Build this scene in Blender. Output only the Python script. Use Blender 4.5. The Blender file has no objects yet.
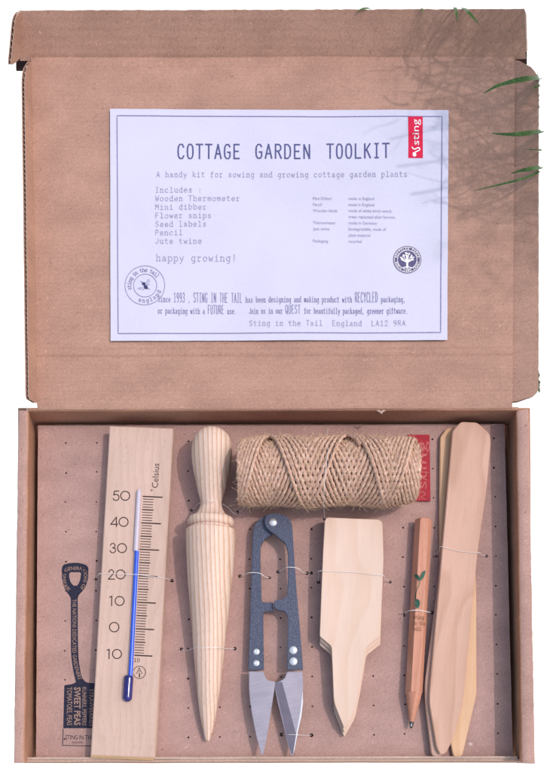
import bpy, bmesh, math, random
from mathutils import Vector, Matrix, noise
random.seed(7)
U = 0.0006           # metres per unit; the scene is authored in units of 0.6 mm
D = 800.0            # camera height above the card in the box (units)
NX, NY = 270.0, 755.0
C = bpy.context.scene.collection
PI = math.pi

def V(px, py, z=0.0):
    k = (D - z) / D
    return Vector((NX + (px-NX)*k - 275.0, 386.0 - (NY + (py-NY)*k), z))

# ------------------------------------------------------------------ materials
class NT:
    def __init__(s, name, rough=0.85, spec=0.25):
        s.m = bpy.data.materials.new(name); s.m.use_nodes = True
        s.t = s.m.node_tree; s.b = s.t.nodes['Principled BSDF']
        s.b.inputs['Roughness'].default_value = rough
        s.b.inputs['Specular IOR Level'].default_value = spec
        tc = s.n('ShaderNodeTexCoord')
        mp = s.n('ShaderNodeMapping'); mp.inputs['Scale'].default_value = (1/U,)*3
        s.l(tc.outputs['Object'], mp.inputs['Vector']); s.co = mp.outputs['Vector']
    def n(s, t, **k):
        nd = s.t.nodes.new(t)
        for a, b in k.items(): setattr(nd, a, b)
        return nd
    def l(s, a, b): s.t.links.new(a, b)
    def map(s, scale=(1,1,1), rot=0.0, loc=(0,0,0), src=None):
        r = s.n('ShaderNodeMapping', vector_type='TEXTURE'); r.inputs['Rotation'].default_value = (0,0,rot)
        s.l(src or s.co, r.inputs['Vector'])
        m = s.n('ShaderNodeMapping'); m.inputs['Scale'].default_value = scale; m.inputs['Location'].default_value = loc
        s.l(r.outputs['Vector'], m.inputs['Vector']); return m.outputs['Vector']
    def noise(s, scale=(1,1,1), rot=0.0, detail=3, rough=0.55, dist=0.0, loc=(0,0,0)):
        n = s.n('ShaderNodeTexNoise'); n.inputs['Scale'].default_value = 1
        n.inputs['Detail'].default_value = detail; n.inputs['Roughness'].default_value = rough
        n.inputs['Distortion'].default_value = dist
        s.l(s.map(scale, rot, loc), n.inputs['Vector']); return n.outputs['Fac']
    def ramp(s, fac, stops):
        r = s.n('ShaderNodeValToRGB'); e = r.color_ramp.elements
        while len(e) < len(stops): e.new(0.5)
        for k, (p, c) in enumerate(stops):
            e[k].position = p; e[k].color = (*c, 1) if len(c) == 3 else c
        s.l(fac, r.inputs['Fac']); return r.outputs['Color']
    def mix(s, a, b, fac, mode='MIX'):
        m = s.n('ShaderNodeMix', data_type='RGBA', blend_type=mode)
        for v, i in ((fac, 0), (a, 6), (b, 7)):
            if hasattr(v, 'is_output'): s.l(v, m.inputs[i])
            elif i == 0: m.inputs[0].default_value = v
            else: m.inputs[i].default_value = (*v, 1)
        return m.outputs[2]
    def math(s, op, a, b=0.0):
        m = s.n('ShaderNodeMath', operation=op)
        for i, v in enumerate((a, b)):
            if hasattr(v, 'is_output'): s.l(v, m.inputs[i])
            else: m.inputs[i].default_value = v
        return m.outputs[0]
    def color(s, c):
        if hasattr(c, 'is_output'): s.l(c, s.b.inputs['Base Color'])
        else: s.b.inputs['Base Color'].default_value = (*c, 1)
    def bump(s, h, strength=0.3, dist=0.3):
        b = s.n('ShaderNodeBump'); b.inputs['Strength'].default_value = strength
        b.inputs['Distance'].default_value = dist*U
        s.l(h, b.inputs['Height']); s.l(b.outputs['Normal'], s.b.inputs['Normal'])

def G(v): return (v, v, v)
def sc(c, k): return tuple(min(1, x*k) for x in c)

def cardboard(name, c, seed=0.0, flute=False):
    s = NT(name, 0.92, 0.12)
    fine = s.noise((0.55,0.75,0.55), 0.2, 4, 0.7, loc=(seed,0,0))
    fib = s.noise((0.22,0.8,0.3), 0.6, 3, 0.65, 0.6, loc=(0,seed,0))
    fib2 = s.noise((0.8,0.22,0.3), -0.35, 3, 0.65, 0.6, loc=(0,seed,3))
    big = s.noise((0.018,0.03,0.02), 0, 3, 0.6, loc=(seed,2,0))
    col = s.ramp(fine, [(0.30, sc(c,0.80)), (0.5, c), (0.72, sc(c,1.15))])
    col = s.mix(col, s.ramp(fib, [(0.35, G(0.90)), (0.55, G(1.0)), (0.72, G(1.06))]), 0.45, 'MULTIPLY')
    col = s.mix(col, s.ramp(fib2, [(0.35, G(0.9)), (0.55, G(1.0)), (0.75, G(1.06))]), 0.6, 'MULTIPLY')
    col = s.mix(col, s.ramp(big, [(0.3, (0.87,0.86,0.86)), (0.7, (1.09,1.09,1.09))]), 1.0, 'MULTIPLY')
    # sparse dark and pale fibre flecks
    fl = s.noise((0.30,0.62,0.5), 0.5, 1, 0.4, 1.4, loc=(seed,7,1))
    col = s.mix(col, sc(c,0.45), s.ramp(fl, [(0.715, G(0)), (0.76, G(0.8))]))
    f2 = s.noise((0.55,0.28,0.5), -0.7, 1, 0.4, 1.4, loc=(seed,1,9))
    col = s.mix(col, sc(c,1.5), s.ramp(f2, [(0.71, G(0)), (0.77, G(0.7))]))
    hgt = s.math('ADD', fine, fib)
    if flute:   # faint washboard of the corrugation under the liner
        wv = s.n('ShaderNodeTexWave', wave_type='BANDS', bands_direction='Y'); wv.inputs['Scale'].default_value = 1.0
        wv.inputs['Distortion'].default_value = 1.5; wv.inputs['Detail'].default_value = 1; wv.inputs['Detail Scale'].default_value = 0.4
        s.l(s.map((0.03,0.075,0.05)), wv.inputs['Vector'])
        hgt = s.math('ADD', hgt, s.math('MULTIPLY', wv.outputs['Fac'], 0.9))
        col = s.mix(col, s.ramp(wv.outputs['Fac'], [(0.0, G(0.965)), (1.0, G(1.02))]), s.noise((0.01,0.02,0.01), 0, 1), 'MULTIPLY')
    s.color(col); s.bump(hgt, 0.20, 0.45)
    return s.m

def wood(name, light, dark, rot=0.0, ring=4.0, off=(60,-90), wav=10.0, streak=0.5, pores=0.3, contrast=0.6, rough=0.6, zlong=False):
    """growth rings cut lengthwise: grain runs along object Y after rotation"""
    s = NT(name, rough, 0.3)
    co = s.map((1,1,1), rot)
    sep = s.n('ShaderNodeSeparateXYZ'); s.l(co, sep.inputs[0])
    wob = s.noise((0.02,0.006,0.02), rot, 2, 0.5)
    wobs = s.math('MULTIPLY', s.math('SUBTRACT', wob, 0.5), wav*4)
    x = s.math('ADD', s.math('ADD', sep.outputs[0], off[0]), wobs)
    z = s.math('ADD', sep.outputs[2], off[1])
    r = s.math('SQRT', s.math('ADD', s.math('MULTIPLY', x, x), s.math('MULTIPLY', z, z)))
    r = s.math('FRACT', s.math('DIVIDE', r, ring))
    ringc = s.ramp(r, [(0.0, light), (0.45, tuple(l*0.7+d*0.3 for l, d in zip(light, dark))), (0.82, dark), (0.97, light)])
    col = s.mix(light, ringc, contrast)
    st = s.noise((0.9,0.02,0.9), rot, 4, 0.6, 0.2)
    col = s.mix(col, s.ramp(st, [(0.3, G(0.82)), (0.5, G(1)), (0.7, G(1.08))]), streak, 'MULTIPLY')
    po = s.noise((1.3,0.13,1.3), rot, 2, 0.5)
    col = s.mix(col, sc(dark,0.75), s.ramp(po, [(0.60, G(0)), (0.72, G(pores))]))
    bg = s.noise((0.03,0.012,0.03), rot, 2, 0.5, loc=(4,4,0))
    col = s.mix(col, s.ramp(bg, [(0.3, (0.93,0.92,0.90)), (0.7, (1.04,1.03,1.03))]), 1.0, 'MULTIPLY')
    s.color(col); s.bump(s.math('ADD', st, po), 0.18, 0.3)
    return s.m

def plain(name, c, rough=0.6, spec=0.3, metal=0.0, var=0.1, scale=0.3, bump=0.0):
    s = NT(name, rough, spec); s.b.inputs['Metallic'].default_value = metal
    f = s.noise(G(scale), 0, 3)
    s.color(s.ramp(f, [(0.3, sc(c,1-var)), (0.7, sc(c,1+var))]))
    if bump: s.bump(f, bump, 0.4)
    return s.m

M = {}
CB = (0.405, 0.228, 0.188)
M['card'] = cardboard('kraft_cardboard', (0.40,0.213,0.156), 0)
M['card_top'] = cardboard('kraft_cardboard_outer', (0.425,0.262,0.24), 5)
M['card_lid'] = cardboard('kraft_cardboard_lid', (0.418,0.245,0.200), 21, True)
M['card_in'] = cardboard('kraft_card_insert', (0.42,0.265,0.25), 40)
M['card_edge'] = cardboard('torn_board_edge', (0.46,0.33,0.29), 11)
M['dark'] = plain('hole_notch_dark', (0.035,0.018,0.018), 0.9, 0.1)  # punched holes, and the painted shade of the lid notches
M['ink'] = plain('spade_print_ink', (0.022,0.022,0.045), 0.8, 0.2, var=0.4, scale=0.5)
M['ink_rev'] = plain('spade_reversed_lettering', (0.33,0.21,0.18), 0.9, 0.1)
s = NT('sheet_paper', 0.75, 0.2)
pf = s.noise((0.4,0.4,0.4), 0, 4, 0.7); pb = s.noise((0.012,0.012,0.02), 0, 2)
s.color(s.mix(s.ramp(pf, [(0.3, (0.55,0.53,0.70)), (0.7, (0.58,0.56,0.74))]), s.ramp(pb, [(0.3, G(0.96)), (0.7, G(1.03))]), 1.0, 'MULTIPLY'))
s.bump(pf, 0.12, 0.3); M['paper'] = s.m
M['ink_blue'] = plain('title_ink', (0.085,0.09,0.23), 0.7, 0.2, var=0.35, scale=0.6)
M['ink_grey'] = plain('typewriter_ink', (0.31,0.29,0.46), 0.7, 0.2, var=0.35, scale=0.8)
M['ink_mid'] = plain('body_ink', (0.20,0.185,0.36), 0.7, 0.2, var=0.3, scale=0.8)
M['ink_bee'] = plain('bee_ink', (0.05,0.05,0.15), 0.7, 0.2)
M['ink_wing'] = plain('bee_wing_ink', (0.36,0.35,0.55), 0.7, 0.2)
M['ink_tree'] = plain('tree_seal_ink', (0.10,0.09,0.20), 0.7, 0.2)
M['red'] = plain('red_print', (0.60,0.006,0.055), 0.6, 0.3, var=0.08)
M['red_dark'] = plain('red_label_card', (0.33,0.012,0.030), 0.6, 0.3, var=0.15)
M['red_faint'] = plain('pink_lettering', (0.46,0.11,0.12), 0.7, 0.2)
M['white_ink'] = plain('white_lettering', (0.80,0.74,0.82), 0.7, 0.2)
TROT = math.radians(-3.3)
M['beech'] = wood('beech_board', (0.565,0.40,0.36), (0.47,0.31,0.26), rot=-TROT*-1, ring=9, off=(150,-60), wav=14, streak=0.3, pores=0.5, contrast=0.35)
M['beech_edge'] = wood('beech_board_edge', (0.50,0.33,0.19), (0.38,0.24,0.13), rot=PI/2, ring=5, streak=0.5)
M['ash'] = wood('turned_ash', (0.71,0.545,0.50), (0.50,0.30,0.225), rot=math.radians(1.1), ring=4.3, off=(300,-30), wav=2.5, streak=0.6, pores=0.5, contrast=0.95, rough=0.5)
M['pale'] = wood('pale_birch_ply', (0.665,0.50,0.45), (0.62,0.43,0.35), rot=math.radians(-1), ring=26, off=(120,-30), wav=22, streak=0.25, pores=0.12, contrast=0.6)
M['birch'] = wood('pink_birch', (0.56,0.345,0.285), (0.47,0.265,0.205), rot=math.radians(-6), ring=30, off=(160,-60), wav=34, streak=0.35, pores=0.3, contrast=0.7)
M['birch2'] = wood('pink_birch_darker', (0.50,0.315,0.275), (0.44,0.255,0.21), rot=math.radians(-4), ring=24, off=(90,-60), wav=30, streak=0.35, pores=0.25)
M['yellow'] = wood('yellow_birch', (0.67,0.43,0.29), (0.60,0.35,0.215), rot=math.radians(-3), ring=18, off=(60,-60), wav=18, streak=0.35, pores=0.2)
M['cedar'] = wood('pencil_cedar', (0.54,0.25,0.185), (0.43,0.175,0.115), rot=math.radians(-3), ring=7, off=(30,-20), wav=8, streak=0.8, pores=0.6, rough=0.42)
M['ply_edge_shade'] = plain('label_cut_edge_shade', (0.40,0.235,0.165), 0.8, 0.15, var=0.2, scale=0.5)  # tan cut edge, kept dark to paint the shade between stacked labels
M['twine_core'] = plain('twine_inner', (0.17,0.10,0.06), 0.95, 0.1, var=0.3, scale=0.8)
s = NT('jute_twine', 0.9, 0.15)
a = s.noise((0.35,0.35,0.35), 0, 3, 0.6); b = s.noise((2.2,0.5,1.2), 0.5, 3, 0.7); bb = s.noise((0.03,0.03,0.03), 0, 2)
col = s.mix(s.ramp(a, [(0.25, (0.38,0.22,0.17)), (0.5, (0.57,0.36,0.295)), (0.78, (0.80,0.58,0.51))]), s.ramp(b, [(0.3, G(0.7)), (0.6, G(1.05)), (0.8, G(1.2))]), 0.8, 'MULTIPLY')
s.color(col); s.bump(b, 0.5, 0.4); M['jute'] = s.m
M['hair'] = plain('jute_fibre', (0.58,0.41,0.28), 0.85, 0.2, var=0.3)
s = NT('hammered_blue_enamel', 0.38, 0.45)
a = s.noise(G(0.7), 0, 2, 0.6); b = s.noise(G(1.4), 0, 2, 0.6, loc=(5,5,5)); 
s.color(s.mix(s.ramp(a, [(0.3, (0.044,0.052,0.092)), (0.55, (0.064,0.074,0.130)), (0.75, (0.100,0.112,0.185))]), (0.22,0.25,0.36), s.ramp(b, [(0.66, G(0)), (0.74, G(0.6))])))
s.b.inputs['Metallic'].default_value = 0.25; s.bump(a, 0.5, 0.6); M['enamel'] = s.m
s = NT('brushed_blade_steel', 0.42, 0.5)
a = s.noise((0.05,1.6,0.5), 0.25, 3, 0.6); b = s.noise(G(0.05), 0, 2)
s.color(s.mix(s.ramp(a, [(0.3, (0.27,0.245,0.325)), (0.7, (0.35,0.32,0.41))]), s.ramp(b, [(0.3, G(0.9)), (0.7, G(1.08))]), 1.0, 'MULTIPLY'))
s.b.inputs['Metallic'].default_value = 0.35; s.bump(a, 0.1, 0.2); M['steel'] = s.m
M['grind'] = plain('ground_bevel_steel', (0.12,0.105,0.16), 0.45, 0.5, 0.35, 0.1, 0.1)
M['rivet'] = plain('rivet_steel', (0.70,0.69,0.76), 0.25, 0.6, 0.7, 0.08, 0.5)
M['thread'] = plain('nylon_tie_thread', (0.72,0.68,0.72), 0.5, 0.4, var=0.08)
M['black_print'] = plain('scale_print', (0.05,0.03,0.03), 0.7, 0.2, var=0.2)
M['blue_liquid'] = plain('blue_spirit', (0.02,0.085,0.62), 0.25, 0.5, var=0.08)
M['bulb'] = plain('bulb_dark_blue', (0.010,0.008,0.14), 0.12, 0.7, var=0.3, scale=0.2)
M['tube_glass'] = plain('clear_tube', (0.50,0.44,0.56), 0.25, 0.5, var=0.04)
M['leaf_print'] = plain('sprout_print', (0.045,0.11,0.085), 0.7, 0.2, var=0.3)
M['pencil_text'] = plain('pencil_imprint', (0.30,0.14,0.08), 0.7, 0.2)
M['graphite'] = plain('graphite', (0.06,0.055,0.07), 0.3, 0.5, 0.3, var=0.2)
M['lead_glint'] = plain('painted_lead_glint', (0.42,0.41,0.44), 0.25, 0.6, 0.5, var=0.2)  # pale tone for the painted highlight on the pencil lead
s = NT('grass_blade', 0.5, 0.35)
a = s.noise((0.5,0.5,0.05), 0, 2); s.color(s.ramp(a, [(0.3, (0.025,0.065,0.015)), (0.7, (0.075,0.16,0.035))]))
s.b.inputs['Subsurface Weight'].default_value = 0.0; M['grass'] = s.m
M['ground'] = plain('white_ground', (0.96,0.96,0.96), 0.9, 0.0, var=0.015, scale=0.001)

# ------------------------------------------------------------------ objects
def tag(o, label=None, cat=None, group=None, kind=None):
    if label: o['label'] = label
    if cat: o['category'] = cat
    if group: o['group'] = group
    if kind: o['kind'] = kind
    return o
def thing(name, at, label, cat, group=None):
    o = bpy.data.objects.new(name, None); C.objects.link(o); o.empty_display_size = 0.01
    o.location = Vector(at)*U
    return tag(o, label, cat, group)
def wloc(o):
    p = Vector((0,0,0))
    while o is not None: p = p + o.location; o = o.parent
    return p
class MB:
    def __init__(s): s.v = []; s.f = []; s.mi = []
    def add(s, vs, fs, mi=0):
        b = len(s.v); s.v += [Vector(v) for v in vs]
        s.f += [tuple(b+i for i in f) for f in fs]; s.mi += [mi]*len(fs)
    def bm(s, bm, mi=0):
        bm.verts.index_update()
        s.add([v.co.copy() for v in bm.verts], [[v.index for v in f.verts] for f in bm.faces], mi); bm.free()
    def build(s, name, mats, parent=None, at=None, smooth=35, fix=False):
        if not isinstance(mats, (list, tuple)): mats = [mats]
        if parent is not None: base = wloc(parent)
        else: base = Vector(at)*U if at is not None else Vector((0,0,0))
        me = bpy.data.meshes.new(name)
        me.from_pydata([tuple(v*U-base) for v in s.v], [], s.f)
        for m in mats: me.materials.append(m)
        me.polygons.foreach_set('material_index', s.mi)
        if fix:
            bm = bmesh.new(); bm.from_mesh(me); bmesh.ops.recalc_face_normals(bm, faces=bm.faces); bm.to_mesh(me); bm.free()
        if smooth:
            me.polygons.foreach_set('use_smooth', [True]*len(me.polygons))
            me.set_sharp_from_angle(angle=math.radians(smooth))
        me.update()
        o = bpy.data.objects.new(name, me); C.objects.link(o)
        if parent is not None: o.parent = parent
        else: o.location = base
        return o

def rounded(pts, r):
    """pts: (x,y) or (x,y,r) -> polygon with rounded corners"""
    out = []; n = len(pts)
    for i in range(n):
        p = Vector(pts[i][:2]); a = Vector(pts[i-1][:2]); b = Vector(pts[(i+1) % n][:2])
        rr = pts[i][2] if len(pts[i]) > 2 else r
        la, lb = (a-p).length, (b-p).length
        q = min(rr, la*0.45, lb*0.45)
        if q < 0.05: out.append(p); continue
        s0 = p+(a-p)/la*q; s1 = p+(b-p)/lb*q
        for k in range(5):
            t = k/4; out.append(s0*(1-t)**2 + p*2*t*(1-t) + s1*t*t)
    return out
def prism(mb, pts, ztop, zbot, bev=0.5, mi=0, tilt=None, seg=2, mside=None):
    """picture outline at height ztop, extruded straight down; tilt(x,y) adds to z"""
    bm = bmesh.new(); tv = []; bv = []
    for p in pts:
        w = V(p[0], p[1], ztop); dz = tilt(w.x, w.y) if tilt else 0
        tv.append(bm.verts.new((w.x, w.y, ztop+dz))); bv.append(bm.verts.new((w.x, w.y, zbot+dz)))
    n = len(pts)
    f1 = bm.faces.new(tv); f2 = bm.faces.new(list(reversed(bv)))
    for i in range(n): bm.faces.new((tv[i], bv[i], bv[(i+1) % n], tv[(i+1) % n]))
    bmesh.ops.recalc_face_normals(bm, faces=bm.faces)
    if bev > 0:
        es = list(set(list(f1.edges)+list(f2.edges)))
        bmesh.ops.bevel(bm, geom=es, offset=bev, segments=seg, affect='EDGES', clamp_overlap=True)
    bmesh.ops.triangulate(bm, faces=[f for f in bm.faces if len(f.verts) > 4])
    k0 = len(mb.f); bm.normal_update(); side = [abs(f.normal.z) < .8 for f in bm.faces]
    mb.bm(bm, mi)
    if mside is not None:
        for q, sd in enumerate(side):
            if sd: mb.mi[k0+q] = mside
def flat(mb, pts, z, mi=0):
    """flat printed patch"""
    bm = bmesh.new(); f = bm.faces.new([bm.verts.new(V(p[0], p[1], z)) for p in pts])
    f.normal_update()
    if f.normal.z < 0: f.normal_flip()
    bmesh.ops.triangulate(bm, faces=[f]); mb.bm(bm, mi)
def ribbon(mb, pts, w, z, mi=0, h=0.12, closed=False):
    """thin raised line of ink through picture points"""
    if not closed and len(pts) > 2:
        for i in range(1, len(pts)-1):
            a = Vector(pts[i][:2])-Vector(pts[i-1][:2]); b = Vector(pts[i+1][:2])-Vector(pts[i][:2])
            if a.length > 1e-6 and b.length > 1e-6 and a.normalized().dot(b.normalized()) < 0.3:
                ribbon(mb, pts[:i+1], w, z, mi, h); ribbon(mb, pts[i:], w, z+.004, mi, h*1.03); return
    P = [V(p[0], p[1], z if len(p) < 3 else p[2]) for p in pts]; n = len(P); vs = []
    for i in range(n):
        a = P[i-1] if (i > 0 or closed) else P[i]; b = P[(i+1) % n] if (i < n-1 or closed) else P[i]
        t = (b-a); t.z = 0
        t = t.normalized() if t.length > 1e-6 else Vector((1,0,0)); nn = Vector((-t.y, t.x, 0))
        e = Vector((0,0,0))
        if not closed and i == 0: e = -t*w*0.35
        if not closed and i == n-1: e = t*w*0.35
        vs += [P[i]+nn*w/2+e, P[i]+e+Vector((0,0,h)), P[i]-nn*w/2+e]
    fs = []
    for i in range(n if closed else n-1):
        j = (i+1) % n
        fs += [(3*i, 3*i+1, 3*j+1, 3*j), (3*i+1, 3*i+2, 3*j+2, 3*j+1)]
    fs = [tuple(reversed(f)) for f in fs]
    mb.add(vs, fs, mi)
def tube(mb, P, r, sides=6, mi=0, taper=None, cap=True):
    P = [Vector(p) for p in P]; n = len(P); vs = []; up = Vector((0,0,1)); prev = None
    for i in range(n):
        t = (P[min(i+1,n-1)]-P[max(i-1,0)])
        t = t.normalized() if t.length > 1e-9 else Vector((1,0,0))
        if prev is None:
            a = up if abs(t.z) < 0.9 else Vector((1,0,0)); x = t.cross(a).normalized()
        else: x = (prev - t*prev.dot(t)).normalized()
        prev = x; y = t.cross(x)
        rr = r(i/(n-1)) if callable(r) else r
        for k in range(sides):
            an = 2*PI*k/sides; vs.append(P[i] + x*math.cos(an)*rr + y*math.sin(an)*rr)
    fs = [(i*sides+k, i*sides+(k+1) % sides, (i+1)*sides+(k+1) % sides, (i+1)*sides+k) for i in range(n-1) for k in range(sides)]
    if cap: fs += [tuple(reversed(range(sides))), tuple((n-1)*sides+k for k in range(sides))]
    mb.add(vs, fs, mi)
def lathe(mb, A, B, prof, seg=48, mi=0, squash=1.0):
    """prof: (t along A->B in units, radius)"""
    d = (B-A).normalized(); x = d.cross(Vector((0,0,1))).normalized(); y = x.cross(d)
    vs = []; n = len(prof)
    for t, r in prof:
        for k in range(seg):
            an = 2*PI*k/seg; vs.append(A + d*t + x*math.cos(an)*r + y*math.sin(an)*r*squash)
    fs = [(i*seg+k, i*seg+(k+1) % seg, (i+1)*seg+(k+1) % seg, (i+1)*seg+k) for i in range(n-1) for k in range(seg)]
    fs += [tuple(reversed(range(seg))), tuple((n-1)*seg+k for k in range(seg))]
    mb.add(vs, fs, mi)
def catmull(pts, sub=6):
    P = [Vector(p) for p in pts]; out = []
    for i in range(len(P)-1):
        p0 = P[max(i-1,0)]; p1 = P[i]; p2 = P[i+1]; p3 = P[min(i+2,len(P)-1)]
        for k in range(sub):
            t = k/sub
            out.append(0.5*((2*p1)+(p2-p0)*t+(2*p0-5*p1+4*p2-p3)*t*t+(3*p1-p0-3*p2+p3)*t**3))
    out.append(P[-1]); return out
def circle(cx, cy, r, n=28, a0=0, a1=2*PI):
    return [(cx+r*math.cos(a0+(a1-a0)*k/n), cy+r*math.sin(a0+(a1-a0)*k/n)) for k in range(n if abs(a1-a0-2*PI) < 1e-6 else n+1)]

# ------------------------------------------------------------------ lettering: own stroke alphabet
ring = [(1.3,4),(2.7,4),(3.6,3),(3.6,1),(2.7,0),(1.3,0),(.4,1),(.4,3),(1.3,4)]
big_o = [(1.3,6),(2.7,6),(3.5,5),(3.7,3),(3.5,1),(2.7,0),(1.3,0),(.5,1),(.3,3),(.5,5),(1.3,6)]
GL = {
'a': [[(.5,3.6),(1.5,4),(2.6,3.8),(3,3),(3,.6),(3.8,0)], [(3,2.3),(1.2,2.2),(.3,1.2),(.8,.2),(1.8,0),(3,.9)]],
'b': [[(0,6),(.6,6),(.6,0)], [(.6,3),(1.5,4),(2.8,4),(3.7,3),(3.7,1),(2.8,0),(1.5,0),(.6,1)]],
'c': [[(3.5,3.2),(2.8,4),(1.3,4),(.4,3),(.4,1),(1.3,0),(2.8,0),(3.6,.8)]],
'd': [[(2.6,6),(3.4,6),(3.4,0),(4,0)], [(3.4,3),(2.5,4),(1.2,4),(.3,3),(.3,1),(1.2,0),(2.5,0),(3.4,1)]],
'e': [[(.4,2.1),(3.6,2.1),(3.5,3.1),(2.7,4),(1.3,4),(.4,3),(.4,1),(1.3,0),(2.8,0),(3.6,.6)]],
'f': [[(3.5,5.8),(2.4,6),(1.6,5.3),(1.6,0)], [(.4,4),(3.2,4)], [(.6,0),(2.8,0)]],
'g': [[(4,4),(3.3,4),(3.3,-1.2),(2.5,-2),(1,-2)], [(3.3,3),(2.5,4),(1.3,4),(.4,3),(.4,1.2),(1.3,.2),(2.5,.2),(3.3,1.2)]],
'h': [[(0,6),(.6,6),(.6,0)], [(.6,3),(1.6,4),(2.7,4),(3.3,3.2),(3.3,0)], [(0,0),(1.3,0)], [(2.7,0),(4,0)]],
'i': [[(.8,4),(2,4),(2,0)], [(.5,0),(3.5,0)], [(2,5.2),(2,5.9)]],
'j': [[(.8,4),(2.6,4),(2.6,-1.2),(1.8,-2),(.6,-2)], [(2.6,5.2),(2.6,5.9)]],
'k': [[(.2,6),(.8,6),(.8,0)], [(3.4,4),(.8,1.7)], [(1.7,2.4),(3.6,0)], [(2.9,0),(4,0)]],
'l': [[(.8,6),(2,6),(2,0)], [(.5,0),(3.5,0)]],
'm': [[(0,4),(.4,4),(.4,0)], [(.4,3.2),(1,4),(1.6,4),(2.05,3.4),(2.05,0)], [(2.05,3.2),(2.7,4),(3.2,4),(3.7,3.4),(3.7,0)]],
'n': [[(0,4),(.6,4),(.6,0)], [(.6,3),(1.6,4),(2.7,4),(3.3,3.2),(3.3,0)], [(0,0),(1.3,0)], [(2.7,0),(4,0)]],
'o': [ring], 'p': [[(0,4),(.6,4),(.6,-2)], [(.6,3),(1.5,4),(2.8,4),(3.7,3),(3.7,1),(2.8,0),(1.5,0),(.6,1)], [(0,-2),(1.4,-2)]],
'r': [[(.4,4),(1.3,4),(1.3,0)], [(1.3,2.8),(2.4,4),(3.6,3.8)], [(.4,0),(2.8,0)]],
's': [[(3.3,3.3),(2.8,4),(1.2,4),(.6,3.2),(1.2,2.3),(2.8,1.9),(3.5,1),(2.8,0),(1.2,0),(.5,.8)]],
't': [[(1.4,5.6),(1.4,.8),(2.1,0),(3.4,.2)], [(.3,4),(3.3,4)]],
'u': [[(0,4),(.6,4),(.6,1),(1.4,0),(2.4,0),(3.3,1)], [(2.7,4),(3.3,4),(3.3,0),(4,0)]],
'v': [[(.2,4),(2,0),(3.8,4)]], 'w': [[(.1,4),(1,0),(2,3),(3,0),(3.9,4)]],
'x': [[(.4,4),(3.6,0)], [(3.6,4),(.4,0)]],
'y': [[(.3,4),(2,.4)], [(3.7,4),(1.4,-2),(.3,-2)]], 'z': [[(.5,4),(3.5,4),(.5,0),(3.5,0)]],
'A': [[(.2,0),(2,6),(3.8,0)], [(.8,2),(3.2,2)]],
'B': [[(.4,0),(.4,6),(2.6,6),(3.4,5.2),(3.3,3.8),(2.5,3.2),(.4,3.2)], [(2.5,3.2),(3.6,2.4),(3.6,.9),(2.7,0),(.4,0)]],
'C': [[(3.6,4.8),(2.9,6),(1.4,6),(.5,5),(.3,3),(.5,1),(1.4,0),(2.9,0),(3.7,1.1)]],
'D': [[(.4,0),(.4,6),(2.2,6),(3.4,4.8),(3.6,3),(3.4,1.2),(2.2,0),(.4,0)]],
'E': [[(3.5,6),(.5,6),(.5,0),(3.6,0)], [(.5,3.1),(2.9,3.1)]],
'F': [[(3.5,6),(.5,6),(.5,0)], [(.5,3.1),(2.9,3.1)]],
'G': [[(3.5,5),(2.8,6),(1.4,6),(.5,5),(.3,3),(.5,1),(1.4,0),(2.9,0),(3.6,.9),(3.6,2.7),(2.2,2.7)]],
'I': [[(2,6),(2,0)], [(1,6),(3,6)], [(1,0),(3,0)]],
'J': [[(3.4,6),(3.4,1.2),(2.5,0),(1.3,0),(.4,1.2)]],
'K': [[(.5,6),(.5,0)], [(3.6,6),(.5,2.7)], [(1.5,3.7),(3.8,0)]],
'L': [[(.5,6),(.5,0),(3.6,0)]], 'M': [[(.2,0),(.4,6),(2,2.6),(3.6,6),(3.8,0)]],
'N': [[(.4,0),(.4,6),(3.5,0),(3.5,6)]], 'O': [big_o],
'P': [[(.5,0),(.5,6),(2.7,6),(3.6,5.2),(3.6,3.8),(2.7,3),(.5,3)]],
'Q': [big_o, [(2.3,1.6),(3.8,-.5)]],
'R': [[(.5,0),(.5,6),(2.6,6),(3.5,5.2),(3.5,3.9),(2.6,3.1),(.5,3.1)], [(2,3.1),(3.8,0)]],
'S': [[(3.4,5),(2.8,6),(1.3,6),(.5,5.1),(.7,3.8),(3.2,2.4),(3.6,1),(2.8,0),(1.2,0),(.4,1)]],
'T': [[(2,6),(2,0)], [(.1,6),(3.9,6)]],
'U': [[(.4,6),(.4,1.2),(1.3,0),(2.7,0),(3.6,1.2),(3.6,6)]],
'V': [[(.2,6),(2,0),(3.8,6)]], 'W': [[(.1,6),(1,0),(2,4),(3,0),(3.9,6)]],
'Y': [[(.2,6),(2,3),(3.8,6)], [(2,3),(2,0)]], 'H': [[(.5,6),(.5,0)], [(3.5,6),(3.5,0)], [(.5,3),(3.5,3)]],
'0': [big_o], '1': [[(.8,4.9),(2.1,6),(2.1,0)], [(.8,0),(3.4,0)]],
'2': [[(.5,4.7),(1.2,6),(2.8,6),(3.5,4.9),(3.2,3.5),(.4,0),(3.7,0)]],
'3': [[(.5,5.2),(1.4,6),(2.7,6),(3.4,5),(3.1,3.7),(1.7,3.2)], [(1.7,3.2),(3.2,2.8),(3.7,1.4),(2.8,0),(1.3,0),(.4,.9)]],
'4': [[(2.9,0),(2.9,6),(.2,1.8),(3.9,1.8)]],
'5': [[(3.3,6),(1,6),(.6,3.2),(1.6,3.9),(2.8,3.7),(3.6,2.6),(3.5,1.1),(2.6,0),(1.2,0),(.4,.8)]],
'9': [[(3.5,4.4),(3.2,3.2),(2.2,2.7),(1,3),(.4,4.2),(.8,5.4),(1.9,6),(3,5.6),(3.5,4.4),(3.4,2),(2.4,0),(1,0)]],
',': [[(1.9,.7),(1.3,-1)]], '.': [[(1.8,0),(2.2,.3)]], ':': [[(2,.2),(2,.8)], [(2,3.2),(2,3.8)]],
'!': [[(2,6),(2,1.8)], [(2,.2),(2,.6)]],
}
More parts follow.
